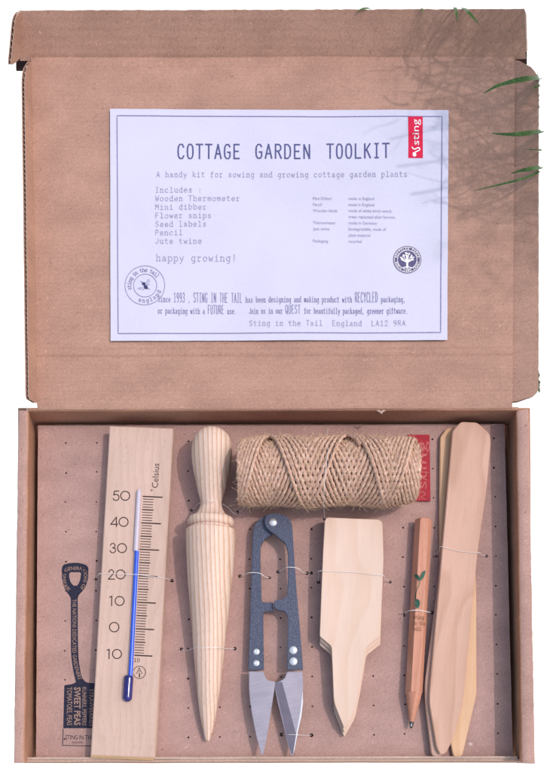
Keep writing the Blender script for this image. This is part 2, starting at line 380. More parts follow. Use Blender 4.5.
def stroke_text(mb, txt, x, y, pitch, cap, w, z, rot=0.0, gw=None, mi=0, tracking=None, lean=0.0, h=0.1, curve=None):
    """baseline start x,y in picture units; pitch = advance; cap = cap height; rot in radians, clockwise on the page"""
    gw = gw if gw is not None else pitch*0.78
    ca, sa = math.cos(rot), math.sin(rot); adv = 0.0; k = 0
    for ch in txt:
        if ch in GL:
            for st in GL[ch]:
                pts = []
                for gx, gy in st:
                    lx = adv + gx/4*gw; ly = -gy/6*cap
                    if curve: pts.append(curve(lx, ly))
                    else: pts.append((x+lx*ca-ly*sa, y+lx*sa+ly*ca))
                k += 1
                ribbon(mb, pts, w, z+0.003*(k % 7), mi, h)
        adv += pitch
    return adv
def var_text(mb, runs, x, y, z, w, x1=None):
    """runs of (text, pitch, cap); the line is stretched to end at x1"""
    tot = sum(len(t)*p for t, p, c in runs); k = (x1-x)/tot if x1 else 1
    for t, p, c in runs:
        stroke_text(mb, t, x, y, p*k, c, w, z, gw=p*k*0.74); x += len(t)*p*k
def font_text(mb, txt, x, y, size, z, rot=0.0, xs=1.0, length=None, mi=0, align='L', ys=1.0, bold=0.0, curve=None):
    """filled lettering; size ~ cap height in units"""
    cu = bpy.data.curves.new('t', 'FONT'); cu.body = txt; cu.size = 1.0; cu.resolution_u = 2
    if bold: cu.offset = bold
    ob = bpy.data.objects.new('t', cu); C.objects.link(ob)
    dg = bpy.context.evaluated_depsgraph_get()
    me = bpy.data.meshes.new_from_object(ob.evaluated_get(dg))
    xsv = [v.co.x for v in me.vertices]; x0, x1 = min(xsv), max(xsv)
    caph = 0.70
    sy = size/caph*ys; sx = size/caph*xs if length is None else length/(x1-x0)
    off = {'L': 0, 'C': (x1-x0)/2, 'R': (x1-x0)}[align]
    ca, sa = math.cos(rot), math.sin(rot); vs = []
    for v in me.vertices:
        lx = (v.co.x-x0-off)*sx; ly = -v.co.y*sy
        p = curve(lx, ly) if curve else (x+lx*ca-ly*sa, y+lx*sa+ly*ca)
        vs.append(V(p[0], p[1], z))
    fs = []
    for p in me.polygons:
        f = list(p.vertices); a, b, c = vs[f[0]], vs[f[1]], vs[f[2]]
        if (b-a).cross(c-a).z < 0: f.reverse()
        fs.append(f)
    mb.add(vs, fs, mi)
    bpy.data.objects.remove(ob); bpy.data.curves.remove(cu); bpy.data.meshes.remove(me)

# ------------------------------------------------------------------ cardboard panels
def slab(mb, c00, c10, c11, c01, t, nx=24, ny=24, amp=0.25, edge=0.35, creases=(), mi=0, mie=1, seed=0.0, wob=0.02, bulge=0.0, poke=None, rnd=None):
    """sheet of board with corners given in 3D (u along c00->c10, v along c00->c01), thickness t below its normal"""
    nrm = (c10-c00).cross(c01-c00).normalized(); top = []; bot = []
    def P(u, v):
        if rnd:
            q_ = min(u/rnd[0], (1-u)/rnd[1], 1.0)
            if q_ < 1: v = v*(1-rnd[2]*(1-math.sqrt(max(0, 1-(1-q_)**2))))
        p = c00*(1-u)*(1-v)+c10*u*(1-v)+c11*u*v+c01*(1-u)*v
        nn = noise.noise(p*wob+Vector((seed,seed*1.7,0)))*amp
        for cv, cw, cd in creases:
            dd = (v-cv)*(c01-c00).length
            nn -= cd*math.exp(-(dd/cw)**2)
        nn += bulge*math.sin(PI*u)*math.sin(PI*v)
        if u in (0,1) or v in (0,1):
            q = noise.noise(p*0.35+Vector((seed,3,1)))*edge + noise.noise(p*0.9+Vector((seed,3,1)))*edge*0.6
            e1 = (c10-c00).normalized(); e2 = (c01-c00).normalized()
            if u in (0,1): p = p+e1*q
            if v in (0,1): p = p+e2*q
        if poke: nn += poke(u, v)
        return p+nrm*nn
    for j in range(ny+1):
        for i in range(nx+1):
            p = P(i/nx, j/ny); top.append(p); bot.append(p-nrm*t)
    n = nx+1; N = len(top); fs = []; es = []
    for j in range(ny):
        for i in range(nx):
            a = j*n+i; fs.append((a, a+1, a+n+1, a+n)); fs.append((N+a, N+a+n, N+a+n+1, N+a+1))
    for i in range(nx):
        es += [(i, N+i, N+i+1, i+1), (ny*n+i, ny*n+i+1, N+ny*n+i+1, N+ny*n+i)]
    for j in range(ny):
        a = j*n; es += [(a, a+n, N+a+n, N+a), (a+nx, N+a+nx, N+a+nx+n, a+nx+n)]
    b = len(mb.v); mb.v += top+bot
    mb.f += [tuple(b+k for k in f) for f in fs]; mb.mi += [mi]*len(fs)
    mb.f += [tuple(b+k for k in f) for f in es]; mb.mi += [mie]*len(es)
def fluted(mb, a0, a1, b1, b0, nrm, gap=2.6, liner=0.55, period=4.6, mi=0, mie=1, seed=0.0, nx=60, rnd=None):
    """corrugated flap whose cut edge b0->b1 faces the viewer: two liners with a zigzag medium between"""
    slab(mb, a0, a1, b1, b0, liner, nx, 4, 0.25, 0.3, mi=mi, mie=mie, seed=seed, rnd=rnd)
    o = nrm*gap
    slab(mb, a0+o, a1+o, b1+o, b0+o, liner, nx, 4, 0.25, 0.3, mi=mi, mie=mie, seed=seed, rnd=rnd)
    L = (b1-b0).length; n = max(4, int(L/(period/2))); vs = []; fs = []
    nn = (a1-a0).cross(b0-a0).normalized()
    for k in range(n+1):
        t = k/n; q = nrm*(gap-liner-0.1 if k % 2 else 0.1)
        g = 1.0
        if rnd:
            q_ = min(t/rnd[0], (1-t)/rnd[1], 1.0)
            if q_ < 1: g = 1-rnd[2]*(1-math.sqrt(max(0, 1-(1-q_)**2)))
        vs += [a0.lerp(a1, t).lerp(b0.lerp(b1, t), g)+q-(b0-a0).normalized()*0.15, a0.lerp(a1, t)+q]
    for k in range(n): fs.append((2*k, 2*k+1, 2*k+3, 2*k+2))
    mb.add(vs, fs, mie)

EX = Vector((1,0,0)); EY = Vector((0,1,0)); EZ = Vector((0,0,1))
CM = [M['card'], M['card_edge']]; CL = [M['card_lid'], M['card_edge']]
box = thing('mailer_box', (0, -250, -28), 'open brown corrugated cardboard mailer box with its lid folded back', 'cardboard box')
ZB = -28.0; H = 30.0
# bottom
m = MB(); slab(m, V(20,759,ZB+4), V(532,759,ZB+4), V(530,408,ZB+4), V(18,408,ZB+4), 3, 10, 10, .1, .1); m.build('box_bottom', CM, box)
# side walls: rolled double board: broad top face, inner face and outer face
def rolled(name, outer0, outer1, in0, in1, low0, low1, seed, flip):
    """pairs at back / front; heights H, H, low"""
    m = MB(); ny = 60
    rows = []
    for j in range(ny+1):
        t = j/ny
        def L(a, b, z, q=0):
            w = V(a[0]*(1-t)+b[0]*t, a[1]*(1-t)+b[1]*t, z)
            w.x += noise.noise(Vector((seed+q, t*9, 0)))*0.5 + noise.noise(Vector((seed+q, t*45, 3)))*(0.5 if q == 1 else 0.12); return w
        o = L(outer0, outer1, H, 1); i = L(in0, in1, H); lo = L(low0, low1, -14)
        ob = o.copy(); ob.z = ZB
        s = 1 if o.x > i.x else -1
        pts = [ob, o-EZ*1.0, o-EX*s*0.9+EZ*0.1, (o+i)/2+EZ*(0.6+0.3*noise.noise(Vector((seed, t*6, 5)))), i+EX*s*1.0, i-EZ*1.0, (i+lo)/2+EX*s*0.8, lo, Vector((lo.x, lo.y, ZB+4.5))]
        rows.append(pts)
    k = len(rows[0]); vs = [p for r in rows for p in r]; fs = []
    for j in range(ny):
        for a in range(k-1):
            f = (j*k+a, j*k+a+1, (j+1)*k+a+1, (j+1)*k+a)
            fs.append(f if flip else tuple(reversed(f)))
    for j in (0, ny):
        f = tuple(j*k+a for a in range(k)); fs.append(f if (j == 0) != flip else tuple(reversed(f)))
    m.add(vs, fs, 0); m.mi = [2 if i < ny*(k-1) and i % (k-1) >= 4 else 0 for i in range(len(fs))]; return m.build(name, [M['card_top'], M['card_edge'], M['card']], box, smooth=40)
rolled('side_wall', (18.2,410.5), (13.6,763), (28.5,411), (24.2,762), (36.0,424), (33.5,759), 1.0, True)
rolled('side_wall', (528.6,409), (535.3,763.5), (516.6,411), (522.0,762), (506.5,423.5), (515.0,759), 5.0, False)
# back wall (inner face in shade) with hinge crease on top
m = MB()
slab(m, V(35,426,-14), V(508,425.5,-14), V(518,410.2,H-1), V(26.5,411,H-1), 3.0, 60, 6, .5, .1, seed=3)
m.build('back_wall', CM, box)
m = MB()
slab(m, V(24,761.3,-14), V(519,760.8,-14), V(517.5,758.2,11), V(26,759.2,11), 2.2, 70, 4, .3, .25, seed=6)
slab(m, V(24,763.0,-14), V(519,762.5,-14), V(519,760.6,9), V(24,761.8,9), 2.2, 70, 4, .3, .4, seed=8)
m.build('front_wall', CM, box)
# lid
lz0, lz1 = 33.0, 24.0
m = MB()
cr = ((0.0,2.4,1.2), (0.150,1.2,1.3), (0.168,1.1,0.8), (0.045,1.8,0.8), (0.30,1.4,0.25), (0.975,1.6,0.5), (0.86,0.9,0.18))
def tear(u, v):
    return 0
lid = None
A = V(37,408.8,lz0); B = V(512.3,407.6,lz0); Cc = V(515,56.2,lz1); Dd = V(31,57.5,lz1)
slab(m, A, B, Cc, Dd, 3.0, 110, 320, .9, .35, creases=cr, seed=11, wob=0.013)
lid = m.build('lid', CL, box)
# hinge roll
m = MB()
pts = [V(x, 409.6-(x-30)*0.0016+0.35*noise.noise(Vector((x*.05,1,1))), H-0.6+0.5*noise.noise(Vector((x*.08,4,1)))) for x in range(29, 520, 3)]
tube(m, pts, lambda t: 1.7, 8)
m.build('hinge_fold', CM, lid)
m = MB()   # little torn flake of liner beside the hinge
for (x, y, w_, h_) in ((381,411.5,5,2.6),):
    m = MB(); flat(m, [(x-w_,y-1),(x-w_*.4,y-1.6),(x,y-.6),(x+w_*.5,y-1.8),(x+w_,y-.8),(x+w_*.4,y+h_*.2),(x+1,y+h_),(x-w_*.4,y+h_*.1)], H+2.2); m.build('torn_flake', M['card_edge'], lid)
# lid left side flap, nearly upright, its fluted edge towards the viewer
m = MB()
fluted(m, V(38.6,403,lz0-2.2), V(32.8,61,lz1-2.2), V(24.6,66,lz1+19), V(28.8,403,lz0+19), Vector((-1,0,0.15)).normalized()*1, seed=13, nx=90, rnd=(.022,.05,.7))
m.build('lid_side_flap', CL, lid)
m = MB()   # right one leans outwards
fp = [V(510.8,402,lz0-2.6), V(513.6,60,lz1-2.6), V(538.8,66,lz1+5), V(538.6,399,lz0+5)]
fluted(m, fp[0], fp[1], fp[2], fp[3], Vector((0.25,0,-1)), seed=17, nx=90, rnd=(.035,.055,.75))
# corner wings that round off the flap ends
def wing(P0, P1, P2, P3): slab(m, P0, P1, P2, P3, 2.6, 8, 8, .1, .2, seed=2)
m.build('lid_side_flap', CL, lid)
# front tuck flap standing up at the far end of the lid
m = MB()
slab(m, V(20.0,61.2,lz1-1.8), V(526,59.6,lz1-1.8), V(524.5,9.6,lz1+26), V(19.5,11.0,lz1+26), 3.0, 110, 14, .6, .45, seed=23, wob=0.02,
     creases=((0.0,2,0.8),))
tf = m.build('tuck_flap', CL, lid)
m = MB()
fluted(m, V(22.0,56,lz1+0), V(21.6,12,lz1+25), V(15.5,14.5,lz1+36), V(10.5,69,lz1+16), Vector((-0.95,0,0.1)), seed=29, nx=20, rnd=(.12,.2,.5))
m.build('dust_flap', CL, tf)
m = MB()
slab(m, V(524.8,10.5,lz1+26), V(526.2,53,lz1+2), V(527.4,50,lz1), V(526.2,14,lz1+22), 2.4, 10, 3, .3, .5, seed=31); m.build('dust_flap', CL, tf)
m = MB()   # dark sheets painting the shade in the notches at both lid corners
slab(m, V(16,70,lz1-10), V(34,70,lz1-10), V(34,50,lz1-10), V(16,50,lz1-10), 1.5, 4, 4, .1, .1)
m.build('notch_shade', M['dark'], lid); m = MB()
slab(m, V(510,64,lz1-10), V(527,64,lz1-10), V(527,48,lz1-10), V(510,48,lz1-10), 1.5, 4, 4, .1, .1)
m.build('notch_shade', M['dark'], lid)

# ------------------------------------------------------------------ insert card with punched holes and printed spade
card = thing('backing_card', (0, -200, -2), 'pinkish brown card punched with rows of small holes, lining the box under the tools', 'backing card')
m = MB()
slab(m, V(36,758.5,0), V(512.8,757,0), V(504.5,424,0), V(38,425,0), 2.0, 60, 50, .0, .3, seed=40, wob=.02)
rr = random.Random(3)
def hole(x, y, r):
    flat(m, [(x+math.cos(a)*r*rr.uniform(.8,1.15), y+math.sin(a)*r*rr.uniform(.8,1.15)) for a in [k*PI/4 for k in range(8)]], 0.12, 2)
for k in range(11):
    for i in range(15):
        xt = 66+i*30.57; xb = 64.8+i*30.93; t = k/10
        y = (443-i*0.34)*(1-t)+(739-i*0.45)*t
        hole(xt*(1-t)+xb*t+rr.uniform(-.5,.5), y+rr.uniform(-.4,.4), rr.uniform(.8,1.15))
TH = [(191.5,510),(237.5,512),(172,580.5),(240,576),(269.5,577.5),(278,571.5),(307,573),(181.5,649),(235,648.5),(281.5,734),(311.5,735),(311.5,573),(324.5,519),
      (390,582),(404.5,614),(432,612.5),(436.5,556),(486.5,556),(96,579),(318.5,582)]
for x, y in TH: hole(x, y, rr.uniform(1.5,2.0))
def scuff(x, y, s_, mi):
    flat(m, [(x+math.cos(a)*s_*rr.uniform(.5,1.4), y+math.sin(a)*s_*.7*rr.uniform(.5,1.3)) for a in [k*PI/5 for k in range(10)]], 0.10, mi)
for x, y, q in ((470.5,744,2.4),(344,727,1.4),(119,752,1.6),(186,747,1.2),(60,520,.9),(472,470,1.1)): scuff(x, y, q, 3)
m.build('card_sheet', [M['card_in'], M['card_edge'], M['dark'], plain('scuff', (0.55,0.42,0.42), .9, .1)], card)
sp = MB(); z = 0.16
out = rounded([(62.0,564.6,4),(72,562.6,8),(80,562.8,8),(88.6,565.6,4),(88.0,580,8),(84.5,589,5),(77.7,596,3),(77.9,640,5),(78.6,660,5),(81.5,677,4),(86,682.5,3),(108,683.8,1),
              (107,728,1),(63.2,728,1),(64.3,685.0,1),(72,684,2),(76,682,1),(73.2,671,6),(71.0,655,6),(70.8,597,3),(65.0,590,5),(61.6,578,6)], 3)
flat(sp, out, z)
spade = sp.build('printed_spade', M['ink'], card)
hm = MB(); flat(hm, rounded([(69.0,572.2),(81.2,572.0),(80.2,580,4),(77.5,585.5),(73,585.5),(69.6,580,4)], 2.5), z+.14); hm.build('handle_opening', M['card_in'], spade)
tx = MB(); R90 = PI/2
font_text(tx, 'TOMATOES, PEAS', 67.0, 687, 5.2, z+.12, rot=R90, length=38)
font_text(tx, 'SWEET PEAS', 74.3, 687, 6.2, z+.12, rot=R90, length=38, bold=.02)
font_text(tx, 'RUNNERS, PEPPERS', 82.2, 687, 4.2, z+.12, rot=R90, length=38)
font_text(tx, 'STRAWBERRIES', 89.4, 689, 4.2, z+.12, rot=R90, length=37)
def shaft(lx, ly):
    y = 599+lx; t = max(0, (y-652)/30)
    return (74.3+ (t**2)*6.5 - ly - 1.9, y)
font_text(tx, 'THE NATIONS DEDICATED GARDENERS', 0, 0, 4.0, z+.12, length=80, curve=lambda lx, ly: (72.4+(max(0,(599+lx-648)/32)**2)*6.0-ly, 599+lx))
def arc(lx, ly):   # lettering wrapped round the D handle, starting lower left
    t = lx/62.0; path = [(66.5,590.5),(63.3,580),(63.4,570),(66.4,568.2),(75,567.4),(83.5,568.2),(86.3,571),(86.0,580),(81.5,591)]
    d = [0]
    for i in range(1, len(path)): d.append(d[-1]+math.dist(path[i], path[i-1]))
    s_ = t*d[-1]; i = 1
    while i < len(path)-1 and d[i] < s_: i += 1
    a, b = Vector(path[i-1]), Vector(path[i]); q = (s_-d[i-1])/(d[i]-d[i-1]); p = a.lerp(b, q); tt = (b-a).normalized()
    nrm_ = Vector((tt.y, -tt.x)); p = p + nrm_*(-1.4)*1.0
    return (p.x + nrm_.x*(-ly), p.y + nrm_.y*(-ly))
PT = catmull([(70.6,589.0,0),(67.2,584.5,0),(66.2,578,0),(66.2,572.6,0),(68.8,570.4,0),(75,569.8,0),(81.4,570.2,0),(83.6,572.4,0),(83.6,578,0),(82.6,583.5,0),(79.0,588.5,0)], 8)
PD = [0]
for i in range(1, len(PT)): PD.append(PD[-1]+(PT[i]-PT[i-1]).length)
def arc(lx, ly):
    s_ = min(max(lx, 0.01), PD[-1]-.01); i = 1
    while PD[i] < s_: i += 1
    p = PT[i-1].lerp(PT[i], (s_-PD[i-1])/(PD[i]-PD[i-1])); tt = (PT[i]-PT[i-1]).normalized()
    return (p.x-tt.y*ly*-1*-1+0, p.y+tt.x*ly) if False else (p.x + tt.y*(-ly), p.y - tt.x*(-ly))
font_text(tx, 'SERVING GENERATIONS OF', 0, 0, 3.5, z+.12, length=PD[-1]-1, curve=arc)
tx.build('spade_lettering', M['ink_rev'], spade)
tx = MB()
ribbon(tx, [(63.2,728.6),(62.6,745.2),(106,746)], .7, z)
font_text(tx, 'STING IN THE TAIL', 65.4, 739.4, 4.6, z, length=38)
font_text(tx, 'ENGLAND', 72.0, 743.3, 2.3, z, length=11)
tx.build('maker_lettering', M['ink'], spade)

# ------------------------------------------------------------------ instruction sheet
sheet = thing('instruction_sheet', (0, 160, 32), 'pale lavender white printed sheet stuck inside the open lid', 'paper sheet')
def lidz(py): return lz0 + (lz1-lz0)*(408-py)/(408-57)
class PageMB(MB): pass
ZP = 1.0
# the sheet lies in the lid plane: build at mean height then lean with the lid
def lean(o):
    me = o.data; base = wloc(o)
    for v in me.vertices:
        wy = (v.co.y+base.y)/U
        # py at z~lidz
        py = NY + (386.0-wy-NY)*(D/(D-28.5))
        wx = (v.co.x+base.x)/U
        v.co.z += (lidz(py)-28.5+.9+1.1*noise.noise(Vector((wx*.012,wy*.014,3)))+.2*noise.noise(Vector((wx*.04,wy*.03,8))))*U
    me.update(); return o
PZ = 28.5+1.2
def pb(m, name, mats, parent, **k): return lean(m.build(name, mats, parent, **k))
m = MB()
slab(m, V(111.3,342.8,PZ), V(446.4,342.2,PZ), V(449.2,108.0,PZ), V(109.6,107.2,PZ), 0.25, 60, 44, 0, .12, mi=0, mie=0, seed=50)
paper = pb(m, 'paper', M['paper'], sheet)
zt = PZ+0.26
m = MB(); bc = [(116.6,114.2),(442.6,114.6),(439.8,334.6),(118.8,335.4)]; bp = []
for i in range(4):
    a, b = bc[i], bc[(i+1) % 4]; bp += [(a[0]+(b[0]-a[0])*k/60, a[1]+(b[1]-a[1])*k/60) for k in range(60)]
ribbon(m, bp, .85, zt, closed=True); pb(m, 'border_line', M['ink_mid'], sheet)
m = MB()
stroke_text(m, 'COTTAGE', 177.5, 157.8, 9.3, 14.4, 1.45, zt, gw=6.6)
stroke_text(m, 'GARDEN', 255.5, 157.6, 9.6, 14.2, 1.45, zt, gw=6.9)
stroke_text(m, 'TOOLKIT', 327.0, 157.3, 9.3, 14.4, 1.45, zt, gw=6.6)
pb(m, 'title_lettering', M['ink_blue'], sheet)
m = MB(); W_ = .56
def tline(t, x, y, x1, cap): stroke_text(m, t, x, y, (x1-x)/len(t), cap, W_, zt, gw=(x1-x)/len(t)*.72)
tline('A handy kit for sowing and growing cottage garden plants', 156.5, 176.8, 408.5, 5.4)
for k, t in enumerate(['Includes :', 'Wooden Thermometer', 'Mini dibber', 'Flower snips', 'Seed labels', 'Pencil', 'Jute twine']):
    y = 192.4+k*8.62; tline(t, 155.4, y, 155.4+4.76*len(t), 5.2)
pb(m, 'contents_lettering', M['ink_grey'], sheet); m = MB()
W_ = .68; tline('happy growing!', 156.6, 262.0, 238, 6.6); pb(m, 'greeting_lettering', M['ink_grey'], sheet); m = MB()
W_ = .55; tline('Sting in the Tail  England  LA12 9RA', 249.5, 327.6, 406, 5.2)
pb(m, 'address_lettering', M['ink_grey'], sheet)
m = MB()
tab = [('Mini Dibber','made in England',0),('Pencil','made in England',0),('Wooden labels','made of white birch wood,',0),('','trees replanted after harvest.',0),
       ('Thermometer','made in Germany',0),('Jute twine','biodegradable, made of',0),('','plant material',0),('Packaging','recycled',0)]
for k, (a_, b_, _) in enumerate(tab):
    y = 200.4+k*6.15
    if a_: font_text(m, a_, 313, y, 3.1, zt, xs=.9)
    font_text(m, b_, 348.6, y, 3.1, zt, xs=.9)
pb(m, 'small_table_lettering', M['ink_grey'], sheet)
m = MB()
s_, b_ = 3.6, 4.0
var_text(m, [('Since ',s_,5.6),('1993 ',b_,9.5),(', ',s_,5.5),('STING IN THE TAIL ',b_,9.6),('has been designing and making product with ',s_-.1,5.6),('RECYCLED ',b_,10),('packaging,',s_-.2,5.6)], 158.5, 303.8, zt, .5, 405.5)
var_text(m, [('or packaging with a ',s_,5.6),('FUTURE ',b_,8.8),('use.     Join us in our ',s_-.1,5.6),('QUEST ',b_+.5,8.6),('for beautifully packaged, greener giftware.',s_-.1,5.6)], 158.5, 315.4, zt, .5, 408.0)
pb(m, 'company_lettering', M['ink_mid'], sheet)
# red swing tag printed at the top right
m = MB(); prism(m, [(408.6,114.4),(423.2,114.4),(423.0,157.8),(408.4,157.8)], PZ+.3, PZ+.05, 0)
rt = pb(m, 'red_tag', M['red'], sheet)
m = MB(); font_text(m, 'sting', 419.2, 144.5, 7.0, PZ+.42, rot=-R90, length=27)
ribbon(m, catmull([(412.2,146.5,0),(414.5,149,0),(418.6,147.2,0),(419.8,149.4,0),(416,151.6,0),(412.6,152.6,0),(413.4,155.6,0),(417.6,156.0,0)], 4) and [(p.x,p.y) for p in catmull([(412.2,147,0),(414.5,149,0),(418.6,147.2,0),(419.8,149.4,0),(416,151.6,0),(413.2,153.2,0)], 4)], 1.2, PZ+.42)
flat(m, circle(414.6,154.6,1.9,12), PZ+.42)
pb(m, 'tag_lettering', M['white_ink'], rt)
# bee stamp
m = MB()
ribbon(m, circle(145.3,287,19.8,48), .5, zt, closed=True); ribbon(m, circle(145.6,287.2,11.6,36), .5, zt, closed=True)
def ringtext(m, t, cx, cy, r, a0, a1, cap, w, inner=False, z=zt):
    n = len(t)
    for i, ch in enumerate(t):
        a = a0+(a1-a0)*i/(n-1)
        if not inner: x = cx+r*math.cos(a); y = cy+r*math.sin(a); rot = a+PI/2
        else: x = cx+(r+cap)*math.cos(a); y = cy+(r+cap)*math.sin(a); rot = a-PI/2
        hw = cap*.3
        stroke_text(m, ch, x-hw*math.cos(rot), y-hw*math.sin(rot), cap*.7, cap, w, z, rot=rot, gw=cap*.62)
ringtext(m, 'sting in the tail', 145.4, 287, 13.9, math.radians(168), math.radians(322), 3.8, .5)
ringtext(m, 'england', 145.4, 287, 13.4, math.radians(108), math.radians(25), 3.8, .5, inner=True)
stamp = pb(m, 'bee_stamp', M['ink_mid'], sheet)
m = MB()
for cx, cy, a, b, ro in ((144.2,285.3,1.9,1.6,0),(146.2,288.6,2.6,1.8,.9)):
    flat(m, [(cx+a*math.cos(t)*math.cos(ro)-b*math.sin(t)*math.sin(ro), cy+a*math.cos(t)*math.sin(ro)+b*math.sin(t)*math.cos(ro)) for t in [k*PI/8 for k in range(16)]], zt+.05)
for p in ([(143,284.5),(141,282.5)], [(147.5,286.5),(150,286)], [(145,290),(143,291.8)], [(148,290),(150.2,291)]): ribbon(m, p, .4, zt+.03)
pb(m, 'bee_body', M['ink_bee'], stamp)
m = MB()
flat(m, [(146,286),(147.5,281.5),(150.2,280.2),(150,283.5)], zt); flat(m, [(144,288.8),(140,288.8),(137.8,290.8),(141.5,291)], zt)
pb(m, 'bee_wing', M['ink_wing'], stamp)
# tree seal
m = MB(); cx, cy = 407.0, 260.6
flat(m, circle(cx, cy, 14.0, 48), zt)
seal = pb(m, 'tree_seal', M['ink_tree'], sheet)
m = MB(); ribbon(m, circle(cx, cy, 12.9, 48), .55, zt+.12, closed=True); ribbon(m, circle(cx, cy, 9.7, 40), .55, zt+.12, closed=True)
ringtext(m, 'RECYCLED PAPER', cx, cy, 10.3, math.radians(195), math.radians(345), 2.0, .4, z=zt+.12)
ringtext(m, 'WORLD LAND TRUST', cx, cy, 10.2, math.radians(165), math.radians(15), 2.0, .4, inner=True, z=zt+.12)
ribbon(m, [(cx,cy+8),(cx,cy+1),(cx-.3,cy-4)], 1.9, zt+.12)
for a, L_ in ((-150,6.5),(-125,7),(-100,7.5),(-78,7.5),(-52,7),(-28,6.5),(-10,5.5),(-170,5.5)):
    a = math.radians(a); x1 = cx+L_*math.cos(a); y1 = cy+1+L_*math.sin(a)
    ribbon(m, [(cx,cy+3),(x1,y1)], .8, zt+.13)
    for q in range(4):
        aa = a+rr.uniform(-1.2,1.2); r_ = rr.uniform(.4,.9)
        xx = x1+math.cos(aa)*rr.uniform(-1.8,1.2); yy = y1+math.sin(aa)*rr.uniform(-1.8,1.2)
        flat(m, circle(xx, yy, r_, 6), zt+.2)
ribbon(m, [(cx-4,cy+8.2),(cx,cy+7),(cx+4,cy+8.2)], .9, zt+.14)
pb(m, 'seal_artwork', M['white_ink'], seal)
# ------------------------------------------------------------------ thermometer
ZT = 17.0
th = thing('wall_thermometer', (-140,-210,0), 'pale wooden wall thermometer with a blue column reading about thirty degrees Celsius', 'thermometer')
m = MB()
prism(m, rounded([(109.6,425.8),(173.2,428.3),(154.6,757.8),(90.6,755.0)], 1.2), ZT, 3.0, .9)
prism(m, rounded([(110.0,427),(171.6,429),(153.2,760.3),(90.4,757.4)], 1.2), ZT-2.0, 2.6, .5, mi=1)
board = m.build('wooden_board', [M['beech'], M['beech_edge']], th)
zt_ = ZT+.12
m = MB()
def circ_num(x, y, r, w): ribbon(m, circle(x, y, r, 24), w, zt_, closed=True)
def numeral(tens, cx, cy, h=9.4):
    w = 1.0; zx = cx+4.4
    if tens is None: circ_num(cx, cy, 4.7, w); return
    circ_num(zx, cy, 4.5, w); x = cx-4.6; t = cy-h/2; b = cy+h/2
    if tens == '5': ribbon(m, [(x+2.6,t),(x-1.6,t),(x-2.4,cy-.8),(x-.5,cy-1.5),(x+1.8,cy-.9),(x+2.9,cy+1.3),(x+2.2,cy+3.8),(x,b),(x-2.2,b-.6),(x-3,cy+2.8)], w, zt_)
    if tens == '4': ribbon(m, [(x+1.8,b),(x+1.8,t),(x-3.8,cy+2.4),(x+3.2,cy+2.4)], w, zt_)
    if tens == '3': ribbon(m, [(x-2.6,cy-2.8),(x-1.4,t+.2),(x+.8,t),(x+2.2,cy-3),(x+1.6,cy-.8),(x-.4,cy-.4)], w, zt_); ribbon(m, [(x-.4,cy-.4),(x+2.2,cy+.6),(x+2.6,cy+2.8),(x+.8,b),(x-1.6,b-.2),(x-3,cy+2.6)], w, zt_+.02)
    if tens == '2': ribbon(m, [(x-2.8,cy-2.2),(x-1.8,t+.4),(x+.4,t),(x+2.2,cy-2.8),(x+1.4,cy-.4),(x-3.2,b),(x+2.8,b)], w, zt_)
    if tens == '1': ribbon(m, [(x-.8,t+1),(x+1.2,t),(x+1.0,b)], w, zt_)
for t_, x, y in (('5',120.8,495.7),('4',119.2,521.8),('3',117.6,548),('2',116.2,574.3),('1',115.2,600.8),(None,114.2,627),('1',112.6,653.8)): numeral(t_, x, y)
m.build('scale_numerals', M['black_print'], th)
m = MB()
for k in range(61):
    t = k/60; y = 496.3+t*158.7; xl = 143.2-9.9*t
    if k % 10 == 0: ribbon(m, [(xl,y),(xl+19.0-.4*t,y+.9)], 1.25, zt_)
    elif k % 5 == 0: ribbon(m, [(xl+.2,y),(xl+10.8,y+.5)], 1.2, zt_)
    else: ribbon(m, [(xl+.3,y),(xl+10.2,y+.5)], .72, zt_)
m.build('scale_ticks', M['black_print'], th)
m = MB()
font_text(m, 'Celsius', 157.9, 488.0, 6.3, zt_, rot=-R90+.055, length=24.5)
circ_num(151.6, 490.2, .8, .45)
m.build('unit_mark', M['black_print'], th); m = MB()
stroke_text(m, '10', 133.8, 661.5, 3.4, 3.4, .5, zt_, rot=.05, gw=2.5); ribbon(m, [(131,660),(132.6,660)], .5, zt_)
circ_num(139.4, 672.2, 6.2, .65)
ribbon(m, [(139.4,676.8),(139.4,673.4)], 1.2, zt_); ribbon(m, [(136.4,673.6),(139.2,667.6),(142.2,673.6)], .6, zt_+.02); ribbon(m, [(139.2,670.5),(139.2,672)], .6, zt_)
m.build('maker_mark', M['black_print'], th)
m = MB()
def inline(x0, y0, x1, y1, z0, r, sides=12, taper=None):
    a, b = V(x0, y0, z0), V(x1, y1, z0); n = 24
    tube(m, [a.lerp(b, k/n) for k in range(n+1)], r, sides)
# glass tube: upper empty stretch, blue column inside lower down
inline(139.2,489.5,135.9,551, ZT+1.3, lambda t: 2.5*(min(1, .55+t*12) if t < .05 else 1))
inline(137.4,551.3,130.7,676, ZT+.9, lambda t: 2.45)
tubeo = m.build('glass_tube', M['tube_glass'], th, smooth=60)
m = MB(); inline(136.9,551.0,130.4,677, ZT+2.2, lambda t: 2.15); m.build('blue_liquid', M['blue_liquid'], tubeo, smooth=60)
m = MB()
a, b = V(128.9,675.5,ZT+2.2), V(127.2,701.5,ZT+2.2); n = 26
tube(m, [a.lerp(b, k/n) for k in range(n+1)], lambda t: 4.5*(min(1, .82+t*3) if t < .06 else (math.sqrt(max(0.02, 1-((t-.84)/.165)**2)) if t > .84 else 1)), 20)
m.build('bulb', M['bulb'], th, smooth=60)

